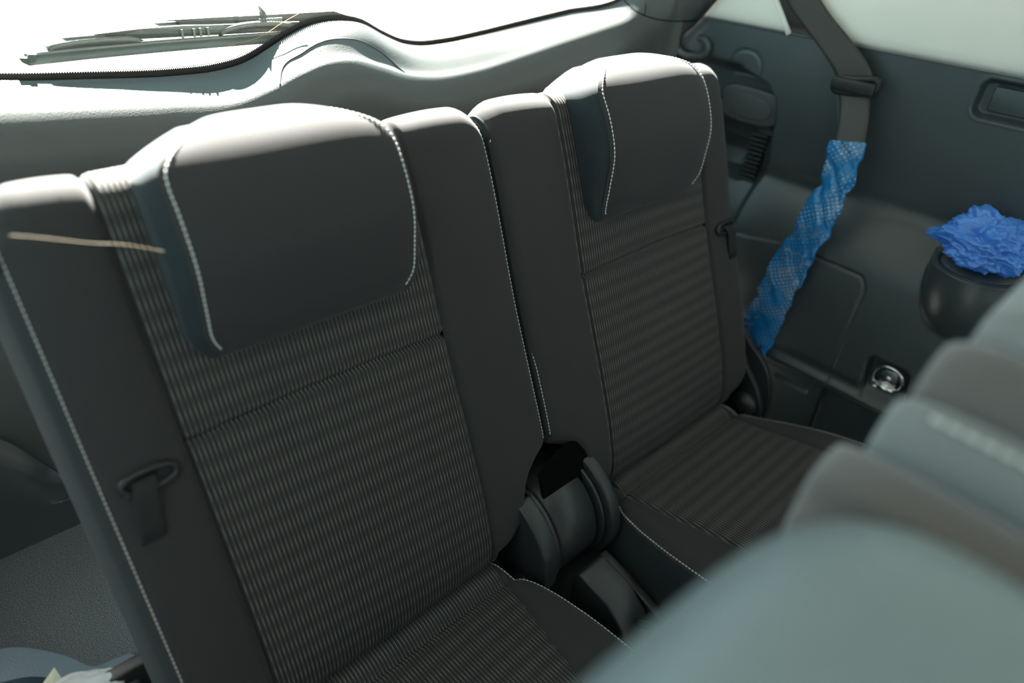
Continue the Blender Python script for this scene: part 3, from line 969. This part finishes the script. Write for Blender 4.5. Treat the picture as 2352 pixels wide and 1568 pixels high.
    prism('recliner_cover', [tuple(a) for a in a1_] + [(0.42, 0.19), (0.48, 0.20), (0.498, 0.30), (0.495, 0.39)], s * 0.518, s * 0.532, 'plastic_smooth', root, 0.003)
    a2_ = spline([(0.470, 0.395), (0.452, 0.372), (0.420, 0.350), (0.397, 0.318), (0.383, 0.270), (0.384, 0.215)], 6)
    prism('recliner_arm', [tuple(a) for a in a2_] + [(0.42, 0.17), (0.48, 0.18), (0.498, 0.30), (0.495, 0.395)], s * 0.535, s * 0.549, 'plastic_smooth', root, 0.003)
    o = lathe('pivot_cap', [(0.0, 0.010), (0.012, 0.009), (0.020, 0.005), (0.024, -0.003), (0.024, -0.008)], 'plastic_smooth', root, 32)
    o.data.transform(Matrix.Translation((s * 0.505, 0.418, 0.262)) @ Matrix.Rotation(math.pi if s > 0 else 0, 4, 'Z'))
    return root

make_seat(-1, 'third_row_seat', 'charcoal third-row car seat with striped middle, on the left, nearest the wiper')
make_seat(1, 'third_row_seat', 'charcoal third-row car seat with striped middle, on the right beside the blue belt sleeve')

# ------------------------------------------------------------------ hinge between the two seats
hg = empty('hinge_assembly', (0.0, 0.43, 0.12))
tag(hg, 'black plastic drum-shaped hinge cover between the two seats', 'hinge cover')
lathe('drum', [(0.0, -0.036), (0.078, -0.036), (0.083, -0.031), (0.083, 0.036), (0.078, 0.041), (0.0, 0.041)], 'plastic_smooth', hg, 64, (0, 0.459, 0.290), 'x')
def band(r0, r1, a0, a1, tail):
    return [(0.459 + r1 * math.cos(a), 0.290 + r1 * math.sin(a)) for a in np.linspace(R(a0), R(a1), 26)] + tail
prism('flange', band(0, 0.088, 105, 235, [(0.47, 0.20), (0.50, 0.30), (0.49, 0.37)]), -0.048, -0.040, 'plastic_smooth', hg, 0.002)
prism('flange', band(0, 0.088, 105, 235, [(0.47, 0.20), (0.50, 0.30), (0.49, 0.37)]), 0.045, 0.051, 'plastic_smooth', hg, 0.002)
prism('lever_plate', band(0, 0.098, 98, 212, [(0.395, 0.235), (0.43, 0.25), (0.47, 0.33)]), 0.052, 0.073, 'plastic_smooth', hg, 0.004)
prism('lever_plate', band(0, 0.094, 106, 160, [(0.366, 0.288), (0.368, 0.262), (0.377, 0.240), (0.384, 0.222), (0.40, 0.218), (0.45, 0.23), (0.48, 0.30)]), -0.076, -0.049, 'plastic_smooth', hg, 0.004)
o = lathe('pivot_cap', [(0.0, 0.014), (0.010, 0.013), (0.020, 0.008), (0.025, 0.0), (0.025, -0.02)], 'plastic_smooth', hg, 32)
o.data.transform(Matrix.Translation((-0.078, 0.402, 0.238)) @ Matrix.Rotation(math.pi, 4, 'Z'))
prism('pivot_bracket', [(0.46, 0.20), (0.38, 0.205), (0.372, 0.235), (0.385, 0.25), (0.46, 0.26)], -0.105, -0.080, 'plastic_smooth', hg, 0.006)
# black felt flap behind the right lever
P = []
for q_, tp in zip(np.linspace(-0.030, 0.082, 14), [-0.462, -0.458, -0.454, -0.450, -0.446, -0.444, -0.443, -0.443, -0.444, -0.446, -0.450, -0.458, -0.472, -0.50]):
    P.append(SW(1, q_, np.linspace(-0.545, tp, 10), float(0.0) + 0.010))
grid('felt_flap', np.array(P), 'felt', hg, thick=0.003)
# lower block and slide rails running forward
blk = [(0.362, 0.262), (0.352, 0.272), (0.30, 0.262), (0.268, 0.235), (0.256, 0.200), (0.256, 0.13), (0.362, 0.13)]
prism('latch_block', blk, -0.022, 0.030, 'plastic_smooth', hg, 0.004)
rail = [(0.378, 0.235), (0.366, 0.252), (0.33, 0.246), (0.20, 0.205), (0.05, 0.17), (0.05, 0.13), (0.378, 0.13)]
prism('slide_rail', rail, 0.042, 0.056, 'plastic_smooth', hg, 0.003)
prism('slide_rail', [(y - 0.01, z - 0.012) for y, z in rail[:5]] + [(0.04, 0.13), (0.36, 0.13)], -0.066, -0.044, 'plastic_smooth', hg, 0.003)
tube('release_bar', spline([(0.006, 0.262, 0.235), (0.010, 0.24, 0.245), (0.012, 0.20, 0.235), (0.012, 0.10, 0.20), (0.012, 0.0, 0.17)], 6), 0.006, 'plastic_smooth', hg, 10)

# ================================================================== SEAT BELT, SLEEVE, D-RING, BAG
# belt webbing: from the pillar slot to the guide, twisting, then down to its floor anchor
def ribbon(name, ctr, across, mat, parent, w=0.0235, cols=9, thick=0.0014):
    c = resample(spline(ctr, 10), n=70)
    a = resample(spline(across, 10), n=70)
    a /= np.linalg.norm(a, axis=1)[:, None]
    P = np.array([[c[i] + a[i] * k * w for k in np.linspace(-1, 1, cols)] for i in range(len(c))])
    uv = np.array([[(k * w, i * 0.008) for k in np.linspace(-1, 1, cols)] for i in range(len(c))])
    return grid(name, P, mat, parent, uv, thick=thick)
sb = empty('seat_belt', (0.60, 0.45, 0.33))
tag(sb, 'dark seat belt running through a black guide loop on the right-hand wall', 'seat belt')
ribbon('upper_webbing', [(0.640, 0.655, 1.000), (0.650, 0.574, 0.918), (0.652, 0.518, 0.876), (0.650, 0.480, 0.848), (0.650, 0.462, 0.828), (0.652, 0.458, 0.812)],
       [(0.1, -0.8, 0.10), (0.1, -0.8, 0.10), (0.1, -0.8, 0.15), (0.1, -0.8, 0.18), (0.12, -0.8, 0.2), (0.1, -0.8, 0.2)], 'belt', sb, 0.0270)
gx = 0.650
P = spline([(gx, 0.488, 0.822), (gx - 0.004, 0.459, 0.8265), (gx, 0.428, 0.831), (gx, 0.423, 0.822), (gx, 0.427, 0.812), (gx - 0.004, 0.457, 0.806), (gx, 0.484, 0.803), (gx, 0.491, 0.812)], 6, True)
P = np.concatenate([P, P[:1]])
V, Fc = tube_data(P, 0.0052, 8)
raw('guide_loop', V, Fc[:-2], 'plastic_black', sb)
box('guide_bar', (gx - 0.006, 0.457, 0.8165), (0.014, 0.070, 0.020), 'plastic_black', sb, 0.004)
ribbon('lower_webbing', [(0.652, 0.458, 0.814), (0.642, 0.443, 0.785), (0.630, 0.432, 0.755), (0.618, 0.424, 0.725), (0.606, 0.418, 0.690)],
       [(0.1, -0.8, 0.18), (0.1, -0.9, 0.18), (0.1, -0.8, 0.15), (0.1, -0.7, 0.1), (0.1, -0.6, 0.1)], 'belt', sb, 0.0225)
ribbon('anchor_webbing', [(0.566, 0.462, 0.36), (0.564, 0.470, 0.30), (0.566, 0.470, 0.22), (0.57, 0.47, 0.14)], [(0.1, -1, 0), (0.1, -1, 0), (0.1, -1, 0), (0.1, -1, 0)], 'belt', sb, 0.022)

# crumpled blue sleeve
ctr = [(0.616, 0.4265, 0.741), (0.608, 0.420, 0.705), (0.600, 0.418, 0.668), (0.590, 0.424, 0.620), (0.584, 0.428, 0.580), (0.580, 0.442, 0.520), (0.577, 0.450, 0.455), (0.575, 0.456, 0.400), (0.572, 0.460, 0.352), (0.571, 0.460, 0.335)]
hwid = interp([(0, 0.026), (0.15, 0.025), (0.22, 0.026), (0.30, 0.0265), (0.45, 0.028), (0.6, 0.030), (0.8, 0.031), (0.93, 0.031), (1, 0.030)])
c = resample(spline(ctr, 12), n=150)
seg = 44
P = []; UV = []
lat = np.array([0.10, -1.0, 0.16]); lat /= np.linalg.norm(lat)
cuff = np.zeros(150)
phase = rng.uniform(0, 6.28, 12)
Tn = np.gradient(c, axis=0); Tn /= np.linalg.norm(Tn, axis=1)[:, None]
for i in range(150):
    v = i / 149
    la = lat - Tn[i] * (lat @ Tn[i]); la /= np.linalg.norm(la)
    out = np.cross(la, Tn[i])
    w = 1.06 * float(hwid(v)) * (1 + 0.05 * math.sin(23 * v + 1) + 0.035 * math.sin(57 * v))
    th = 0.0065 + 0.0015 * math.sin(17 * v + 2)
    if abs(v - 0.19) < 0.03: w *= 1 - 0.10 * math.exp(-((v - 0.19) / 0.012) ** 2)
    row = []; uvr = []
    for j in range(seg + 1):
        a = 2 * math.pi * j / seg
        ca, sa = math.cos(a), math.sin(a)
        # crumples: sharp diagonal creases
        cr = 0
        for k in range(5):
            f1 = 18 + 13 * k; dirn = (-1) ** k * (1.5 + 0.7 * k)
            cr += (0.0030 / (1 + 0.4 * k)) * (1 - 2 * abs(math.sin(f1 * v * 0.9 + dirn * ca * 1.3 + phase[k])))
        ins = 0.75 if abs(ca) < 0.97 else 0.3
        row.append(c[i] + la * (w * ca) + out * (th * math.copysign(abs(sa) ** 0.6, sa) + cr * ins * (1 if sa >= 0 else 0.5)) + la * cr * 0.35)
        uvr.append((w * ca + (0.1 if sa < 0 else 0), v * 0.45))
    P.append(row); UV.append(uvr)
sv = grid('belt_sleeve', np.array(P), 'film_dots', None, np.array(UV))
tag(sv, 'crumpled bright blue plastic sleeve with silver dots wrapped around the seat belt', 'belt sleeve')

# metal D ring in its recess
dr = empty('lashing_ring', (0.632, 0.236, 0.345))
tag(dr, 'shiny metal lashing ring in a square recess low on the side wall', 'lashing ring')
P = []
for a in np.linspace(R(-28), R(208), 34):
    P.append((0.615 - 0.002 * math.sin(a), 0.233 - 0.0255 * math.cos(a), 0.380 + 0.0245 * math.sin(a)))
P.append((0.6165, 0.2545, 0.3585)); P = np.array(P)
tube('ring', P, 0.0033, 'metal', dr, 10)
tube('ring_bar', np.array([(0.617, 0.2100, 0.3670), (0.617, 0.2560, 0.3660)]), 0.0032, 'metal', dr, 10)
pl = prism('clip_plate', [(0.2175, 0.358), (0.2475, 0.356), (0.2485, 0.386), (0.243, 0.394), (0.224, 0.395), (0.2185, 0.388)], 0.6195, 0.6225, 'metal', dr, 0.001)
tube('clip_roll', np.array([(0.6155, 0.2170, 0.3625), (0.6155, 0.2490, 0.3605)]), 0.0062, 'metal', dr, 12)
o = lathe('bolt_head', [(0, 0.004), (0.0035, 0.0038), (0.006, 0.002), (0.0065, -0.002)], 'metal', dr, 24)
o.data.transform(Matrix.Translation((0.6185, 0.233, 0.380)) @ Matrix.Rotation(math.pi, 4, 'Z'))
box('recess_back', (0.637, 0.236, 0.372), (0.004, 0.05, 0.065), 'plastic_black', dr, 0.001)

# blue disposable cover crumpled in the cup holder
def crumple(name, center, size, mat, seed, nu=120, nv=80, amp=0.16, hole=None, f0=3.0, f1=11.0):
    r_ = np.random.default_rng(seed)
    K = 46
    dirs = r_.normal(size=(K, 3)); dirs /= np.linalg.norm(dirs, axis=1)[:, None]
    fr = r_.uniform(f0, f1, K); ph = r_.uniform(0, 6.28, K)
    P = []
    for i in range(nv + 1):
        th_ = math.pi * i / nv
        row = []
        for j in range(nu + 1):
            ph_ = 2 * math.pi * (j % nu) / nu
            d = np.array([math.sin(th_) * math.cos(ph_), math.sin(th_) * math.sin(ph_), math.cos(th_)])
            w_ = np.abs(np.sin(fr * (dirs @ d) + ph)) / fr ** 0.75
            rad = 1 + amp * (1.0 - 1.9 * (w_.sum() / (1 / fr ** 0.75).sum())) * 4.2
            if hole is not None:
                h_ = np.array(hole); h_ = h_ / np.linalg.norm(h_)
                ang = math.acos(max(-1, min(1, d @ h_)))
                rad *= 1 - 0.55 * math.exp(-(ang / 0.30) ** 2)
                # gathers radiating from the hole
                e1 = np.cross(h_, [0, 0, 1.0]); e1 /= np.linalg.norm(e1); e2 = np.cross(h_, e1)
                az = math.atan2(d @ e2, d @ e1)
                rad *= 1 + 0.07 * math.sin(9 * az + 2 * math.sin(3 * az)) * math.exp(-((ang - 0.7) / 0.5) ** 2)
            row.append(d * rad)
        P.append(row)
    P = np.array(P) * np.array(size) + np.array(center)
    return grid(name, P, mat)
def puffy(name, center, size, mat, seed, nu=170, nv=110):
    r_ = np.random.default_rng(seed)
    lob = np.array([(-0.55, 0.75, 0.25), (0.35, 0.35, 0.85), (-0.50, -0.25, 0.45), (0.2, -0.8, 0.55), (-0.75, 0.15, -0.35), (-0.45, -0.75, -0.25), (0.6, 0.7, 0.1), (-0.15, 0.95, -0.05), (0.7, -0.3, 0.6)])
    amp = np.array([0.42, 0.55, 0.44, 0.50, 0.38, 0.40, 0.40, 0.60, 0.45]); wid = np.array([0.50, 0.48, 0.45, 0.50, 0.50, 0.45, 0.5, 0.26, 0.45])
    lob = lob / np.linalg.norm(lob, axis=1)[:, None]
    K = 60
    dirs = r_.normal(size=(K, 3)); dirs /= np.linalg.norm(dirs, axis=1)[:, None]
    fr = r_.uniform(5, 17, K); ph = r_.uniform(0, 6.28, K)
    th = np.linspace(0, math.pi, nv + 1)[:, None]; az = np.linspace(0, 2 * math.pi, nu + 1)[None]
    D = np.stack([np.sin(th) * np.cos(az), np.sin(th) * np.sin(az), np.cos(th) * np.ones_like(az)], -1)
    wob = D + 0.12 * np.stack([np.sin(5 * D[..., 1] + 3 * D[..., 2] + 1), np.sin(6 * D[..., 0] + 2), np.sin(5 * D[..., 0] - 4 * D[..., 1])], -1)
    wob = wob / np.linalg.norm(wob, axis=-1)[..., None]
    ang = np.arccos(np.clip(wob @ lob.T, -1, 1))
    L = amp * np.exp(-(ang / wid) ** 2)
    rad = 0.62 + np.log(np.sum(np.exp(9 * L), -1)) / 9 - 0.22
    ridg = 1 - np.abs(np.sin(fr * (wob @ dirs.T) + ph))
    ridg = (ridg ** 2 / fr ** 0.8).sum(-1) / (1 / fr ** 0.8).sum()
    rad = rad + 1.0 * (ridg - ridg.mean())
    hol = np.arccos(np.clip(wob @ (np.array((-0.62, 0.20, 0.72)) / 0.971), -1, 1))
    rad = rad * (1 - 0.45 * np.exp(-(hol / 0.22) ** 2))
    return grid(name, D * rad[..., None] * np.array(size) + np.array(center), mat)
bg = puffy('shoe_cover', (0.622, 0.188, 0.652), (0.074, 0.086, 0.056), 'film_blue', 4)
tag(bg, 'crumpled cobalt blue plastic shoe cover stuffed in the cup holder', 'shoe cover')

# ================================================================== REAR WIPER (outside the glass)
wp = empty('rear_wiper', (-0.22, 0.955, 0.857))
tag(wp, 'dusty black rear wiper seen through the rear window', 'wiper')
M['wiper'] = grained('dusty black wiper plastic', (0.034, 0.043, 0.037), 0.45, 300, 0.2, dust=0.8)
M['wiper_pale'] = plain('pale dusty plastic', (0.16, 0.18, 0.16), 0.6)
def gy(x, z, d): return float(yg(x)) + 0.006 - 0.06 * (z - 0.83) + d
def strip(name, pts, prof, mat):
    """sweep a (depth, height) outline along (x, z) points just outside the glass"""
    P = []
    for x, z in pts:
        P.append([(x, gy(x, z, d_), z + h_) for d_, h_ in prof] + [(x, gy(x, z, prof[0][0]), z + prof[0][1])])
    o = grid(name, np.array(P), mat, wp)
    return o
bx = np.linspace(-0.380, -0.030, 60)
bz = lambda x: 0.8585 - 0.004 * (x + 0.38) / 0.3
strip('rubber_blade', [(x, bz(x)) for x in bx], [(0.002, 0.0), (0.010, -0.0015), (0.014, 0.001), (0.014, 0.006), (0.010, 0.008), (0.004, 0.003)], 'wiper')
strip('blade_spine', [(x, bz(x) + 0.0075) for x in bx], [(0.011, 0.0), (0.018, 0.0), (0.018, 0.0035), (0.011, 0.0035)], 'wiper')
def yoke(x0, x1, h, name='yoke'):
    pts = [(x, bz(x) + 0.010 + h * math.sin(math.pi * (x - x0) / (x1 - x0)) ** 0.45) for x in np.linspace(x0, x1, 30)]
    strip(name, pts, [(0.012, 0), (0.022, 0), (0.022, 0.005), (0.012, 0.005)], 'wiper')
yoke(-0.355, -0.255, 0.0045)
yoke(-0.155, -0.045, 0.010)
# main bridge and arm
def solid(name, outline, d0, d1, mat='wiper'):
    k = len(outline)
    V = [(x, gy(x, z, d0), z) for x, z in outline] + [(x, gy(x, z, d1), z) for x, z in outline]
    F = [tuple(range(k)), tuple(range(k, 2 * k))[::-1]] + [(i, k + i, k + (i + 1) % k, (i + 1) % k) for i in range(k)]
    return raw(name, V, F, mat, wp, False)
solid('blade_frame', [(-0.360, 0.8665), (-0.353, 0.8735), (-0.335, 0.8765), (-0.300, 0.8760), (-0.280, 0.8775), (-0.262, 0.8755), (-0.250, 0.8690), (-0.262, 0.8680), (-0.30, 0.868)], 0.014, 0.036)
solid('bridge', [(-0.334, 0.8800), (-0.30, 0.8795), (-0.27, 0.8770), (-0.252, 0.8705), (-0.05, 0.8650), (-0.04, 0.876), (-0.16, 0.8795), (-0.20, 0.8815), (-0.25, 0.8820)], 0.018, 0.046)
solid('arm', [(-0.224, 0.8870), (-0.204, 0.8850), (-0.196, 0.8805), (-0.05, 0.8705), (0.03, 0.862), (0.05, 0.875), (0.02, 0.885), (-0.04, 0.8850), (-0.12, 0.8860)], 0.030, 0.056)
solid('end_cap', [(-0.388, 0.8680), (-0.386, 0.862), (-0.380, 0.858), (-0.376, 0.8585), (-0.372, 0.864), (-0.370, 0.8690), (-0.378, 0.8700), (-0.380, 0.8665)], 0.004, 0.020)
for k, x in enumerate((-0.205, -0.190, -0.182, -0.172)):
    solid('rib', [(x, 0.868), (x + 0.0025, 0.868), (x + 0.0025, 0.878), (x, 0.878)], 0.013, 0.016, 'wiper_pale')
for k in range(8):
    x = -0.098 + 0.0042 * k
    solid('spring_coil', [(x, 0.8775), (x + 0.0022, 0.8775), (x + 0.0030, 0.8825), (x + 0.0008, 0.8825)], 0.018, 0.022, 'wiper_pale')
solid('washer_jet', [(-0.092, 0.884), (-0.083, 0.884), (-0.085, 0.889), (-0.092, 0.897), (-0.090, 0.889)], 0.026, 0.034)
# dry straw caught under the wiper
tube('straw', spline([(-0.155, gy(-0.155, 0.859, 0.001), 0.857), (-0.11, gy(-0.11, 0.865, 0.001), 0.8635), (-0.075, gy(-0.075, 0.875, 0.001), 0.879), (-0.045, gy(-0.045, 0.889, 0.001), 0.891)], 8), [0.0004] * 25, plain('dry straw', (0.55, 0.25, 0.06), 0.7), None, 6)
tag(bpy.data.objects['straw'], 'thin orange dry straw lying across the wiper', 'straw')

# thin black cord by the tailgate corner
cd_ = spline([(0.4937, 0.8215, 0.8988), (0.4919, 0.7959, 0.8876), (0.4998, 0.7724, 0.8798), (0.5262, 0.7501, 0.8748), (0.569, 0.7399, 0.8731), (0.6211, 0.7526, 0.8696)], 10)
o = tube('cord', cd_, 0.0012, 'felt', None, 6)
tube('cord_tail', np.array([(0.519, 0.7937, 0.9048), (0.4981, 0.7751, 0.8808)]), 0.0010, 'felt', o, 6)
tag(o, 'thin black cord looping across the upper right corner of the tailgate', 'cord')
# golden thread stretched over the left backrest
tp = spline([(-0.4844, 0.5419, 0.8314), (-0.4634, 0.5392, 0.8240), (-0.4413, 0.5362, 0.8157), (-0.4171, 0.5335, 0.8082), (-0.3924, 0.5295, 0.7972)], 10)
o = tube('stray_thread', tp, 0.00014, plain('golden thread', (0.38, 0.30, 0.17), 0.5), None, 6)
tag(o, 'fine golden stray thread hanging across the left seat shoulder', 'thread')

# ================================================================== LOWER LEFT CORNER: side bin with rubbish
tr = empty('side_bin', (-0.60, 0.55, 0.12))
tag(tr, 'dark blue-grey plastic side bin at the lower left corner', 'bin')
outl = spline([(-0.70, 0.700), (-0.655, 0.686), (-0.617, 0.667), (-0.595, 0.650), (-0.567, 0.614), (-0.552, 0.586), (-0.543, 0.578), (-0.530, 0.576), (-0.5135, 0.572)], 6)
poly = [tuple(a) for a in outl] + [(-0.5115, 0.568), (-0.513, 0.54), (-0.514, 0.505), (-0.70, 0.505)]
k = len(poly)
V = [(x, y, 0.298) for x, y in poly] + [(x, y, 0.329) for x, y in poly] + [(-0.6 + (x + 0.6) * 0.985, 0.55 + (y - 0.55) * 0.98, 0.3325) for x, y in poly] + [(-0.6 + (x + 0.6) * 0.75, 0.535 + (y - 0.535) * 0.62, 0.3325) for x, y in poly] + [(-0.6 + (x + 0.6) * 0.70, 0.53 + (y - 0.53) * 0.56, 0.318) for x, y in poly]
F = []
for l in range(4):
    F += [(l * k + i, l * k + (i + 1) % k, (l + 1) * k + (i + 1) % k, (l + 1) * k + i) for i in range(k)]
F += [tuple(range(4 * k, 5 * k))]
M['bin'] = grained('blue grey plastic', (0.055, 0.085, 0.11), 0.5, 500, 0.2)
o = raw('bin_top', V, F, 'bin', tr)
o.modifiers.new('edges', 'EDGE_SPLIT').split_angle = R(50)
box('bin_body', (-0.612, 0.560, 0.210), (0.155, 0.10, 0.17), 'plastic_smooth', tr, 0.004)
bag2 = crumple('plastic_bag', (-0.584, 0.534, 0.350), (0.062, 0.038, 0.020), 'film_pale', 23, 80, 50, 0.12)
tag(bag2, 'pale crumpled plastic bag with blue edge on the side bin', 'plastic bag')
pp = raw('paper_scrap', [(-0.635, 0.555, 0.336), (-0.592, 0.560, 0.340), (-0.577, 0.580, 0.362), (-0.575, 0.570, 0.345), (-0.610, 0.540, 0.345), (-0.64, 0.545, 0.338)], [(0, 1, 2), (1, 3, 2), (0, 4, 3, 1), (0, 5, 4)], plain('cream paper', (0.72, 0.70, 0.55), 0.8), None, False)
md = pp.modifiers.new('thickness', 'SOLIDIFY'); md.thickness = 0.0006
tag(pp, 'folded cream paper scrap beside the pale plastic bag', 'paper scrap')

# ================================================================== SECOND ROW, close to the lens
M['seat2_pale'] = grained('grey leather headrest', (0.135, 0.168, 0.178), 0.45, 700, 0.15)
M['seat2_brown'] = fabric('brown grey seat fabric', (0.085, 0.078, 0.075), 0.5)
M['seat2_grey'] = fabric('mid grey seat fabric', (0.14, 0.148, 0.150), 0.5)
hd = empty('second_row_headrest', (-0.388, -0.03, 0.12))
tag(hd, 'large smooth pale grey headrest out of focus in the foreground', 'headrest')
def superbox(name, c, h, e, mat, parent, nu=72, nv=40, rotz=0.0, tilt=0.0):
    P = []
    sg = lambda v, p: math.copysign(abs(v) ** p, v)
    for i in range(nv + 1):
        a = -math.pi / 2 + math.pi * i / nv
        row = []
        for j in range(nu + 1):
            b = 2 * math.pi * j / nu
            row.append((h[0] * sg(math.cos(a), e) * sg(math.cos(b), e), h[1] * sg(math.cos(a), e) * sg(math.sin(b), e), h[2] * sg(math.sin(a), e)))
        P.append(row)
    P = np.array(P)
    Rm = np.array(Matrix.Rotation(rotz, 3, 'Z') @ Matrix.Rotation(tilt, 3, 'X'))
    P = P @ Rm.T + np.array(c)
    return grid(name, P, mat, parent)
superbox('pad', (-0.388, -0.026, 0.734), (0.129, 0.103, 0.145), 0.60, 'seat2_pale', hd, rotz=-0.041)
for x in (-0.43, -0.34):
    tube('post', np.array([(x, -0.04, 0.64), (x, -0.08, 0.50)]), 0.006, 'metal', hd, 12)
prism('backrest', [(-0.03, 0.53), (-0.13, 0.53), (-0.30, 0.12), (-0.18, 0.12)], -0.50, -0.28, 'seat2_brown', hd, 0.02)

s2 = empty('passenger_seat', (-0.05, -0.10, 0.12))
tag(s2, 'blurred second-row seat back with stitched bolster in the right foreground', 'car seat')
def roll(name, pts, mat, y_end=0.062, r=0.03, parent=s2):
    """a padded roll running fore and aft, its outline pts (x, z) rounded off at the rear end"""
    c = spline(pts, 8)
    cx, cz_ = c[:, 0].mean(), c[:, 1].mean()
    P = []
    for y, k in [(-0.30, 1.0), (-0.15, 1.0), (0.0, 1.0)] + [(y_end - r + r * math.sin(a), 1 - 0.5 * (1 - math.cos(a))) for a in np.linspace(0, math.pi / 2, 10)]:
        P.append([(x + (1 - k) * 0.05, y, z - (1 - k) * 0.05) for x, z in c])
    return grid(name, np.array(P), mat, parent)
roll('side_roll', [(-0.257, 0.775), (-0.262, 0.798), (-0.257, 0.814), (-0.252, 0.827), (-0.232, 0.832), (-0.217, 0.826), (-0.209, 0.808)], 'seat2_brown', 0.076, 0.045)
roll('stitched_band', [(-0.216, 0.815), (-0.219, 0.834), (-0.213, 0.848), (-0.201, 0.855), (-0.191, 0.851), (-0.185, 0.838)], 'seat2_grey', 0.064, 0.035)
roll('shoulder', [(-0.192, 0.838), (-0.195, 0.858), (-0.188, 0.870), (-0.176, 0.878), (-0.163, 0.878), (-0.154, 0.866)], 'seat2_brown', 0.060, 0.035)
roll('top_pad', [(-0.160, 0.868), (-0.160, 0.880), (-0.150, 0.889), (-0.13, 0.894), (-0.02, 0.895), (0.10, 0.89)], 'seat2_grey', 0.052, 0.035)
st = np.array([(-0.2085, y, 0.8535) for y in np.linspace(0.042, -0.2, 60)])
stitches('stitching', st, s2, 0.0075, 0.0066, 0.0016)
prism('seat_core', [(0.02, 0.72), (0.02, 0.82), (-0.3, 0.82), (-0.34, 0.20), (-0.20, 0.20), (-0.08, 0.5)], -0.14, 0.12, 'seat2_brown', s2, 0.02)
prism('seat_foot', [(-0.20, 0.12), (-0.20, 0.25), (-0.34, 0.25), (-0.34, 0.12)], -0.10, 0.10, 'plastic_black', s2, 0.01)
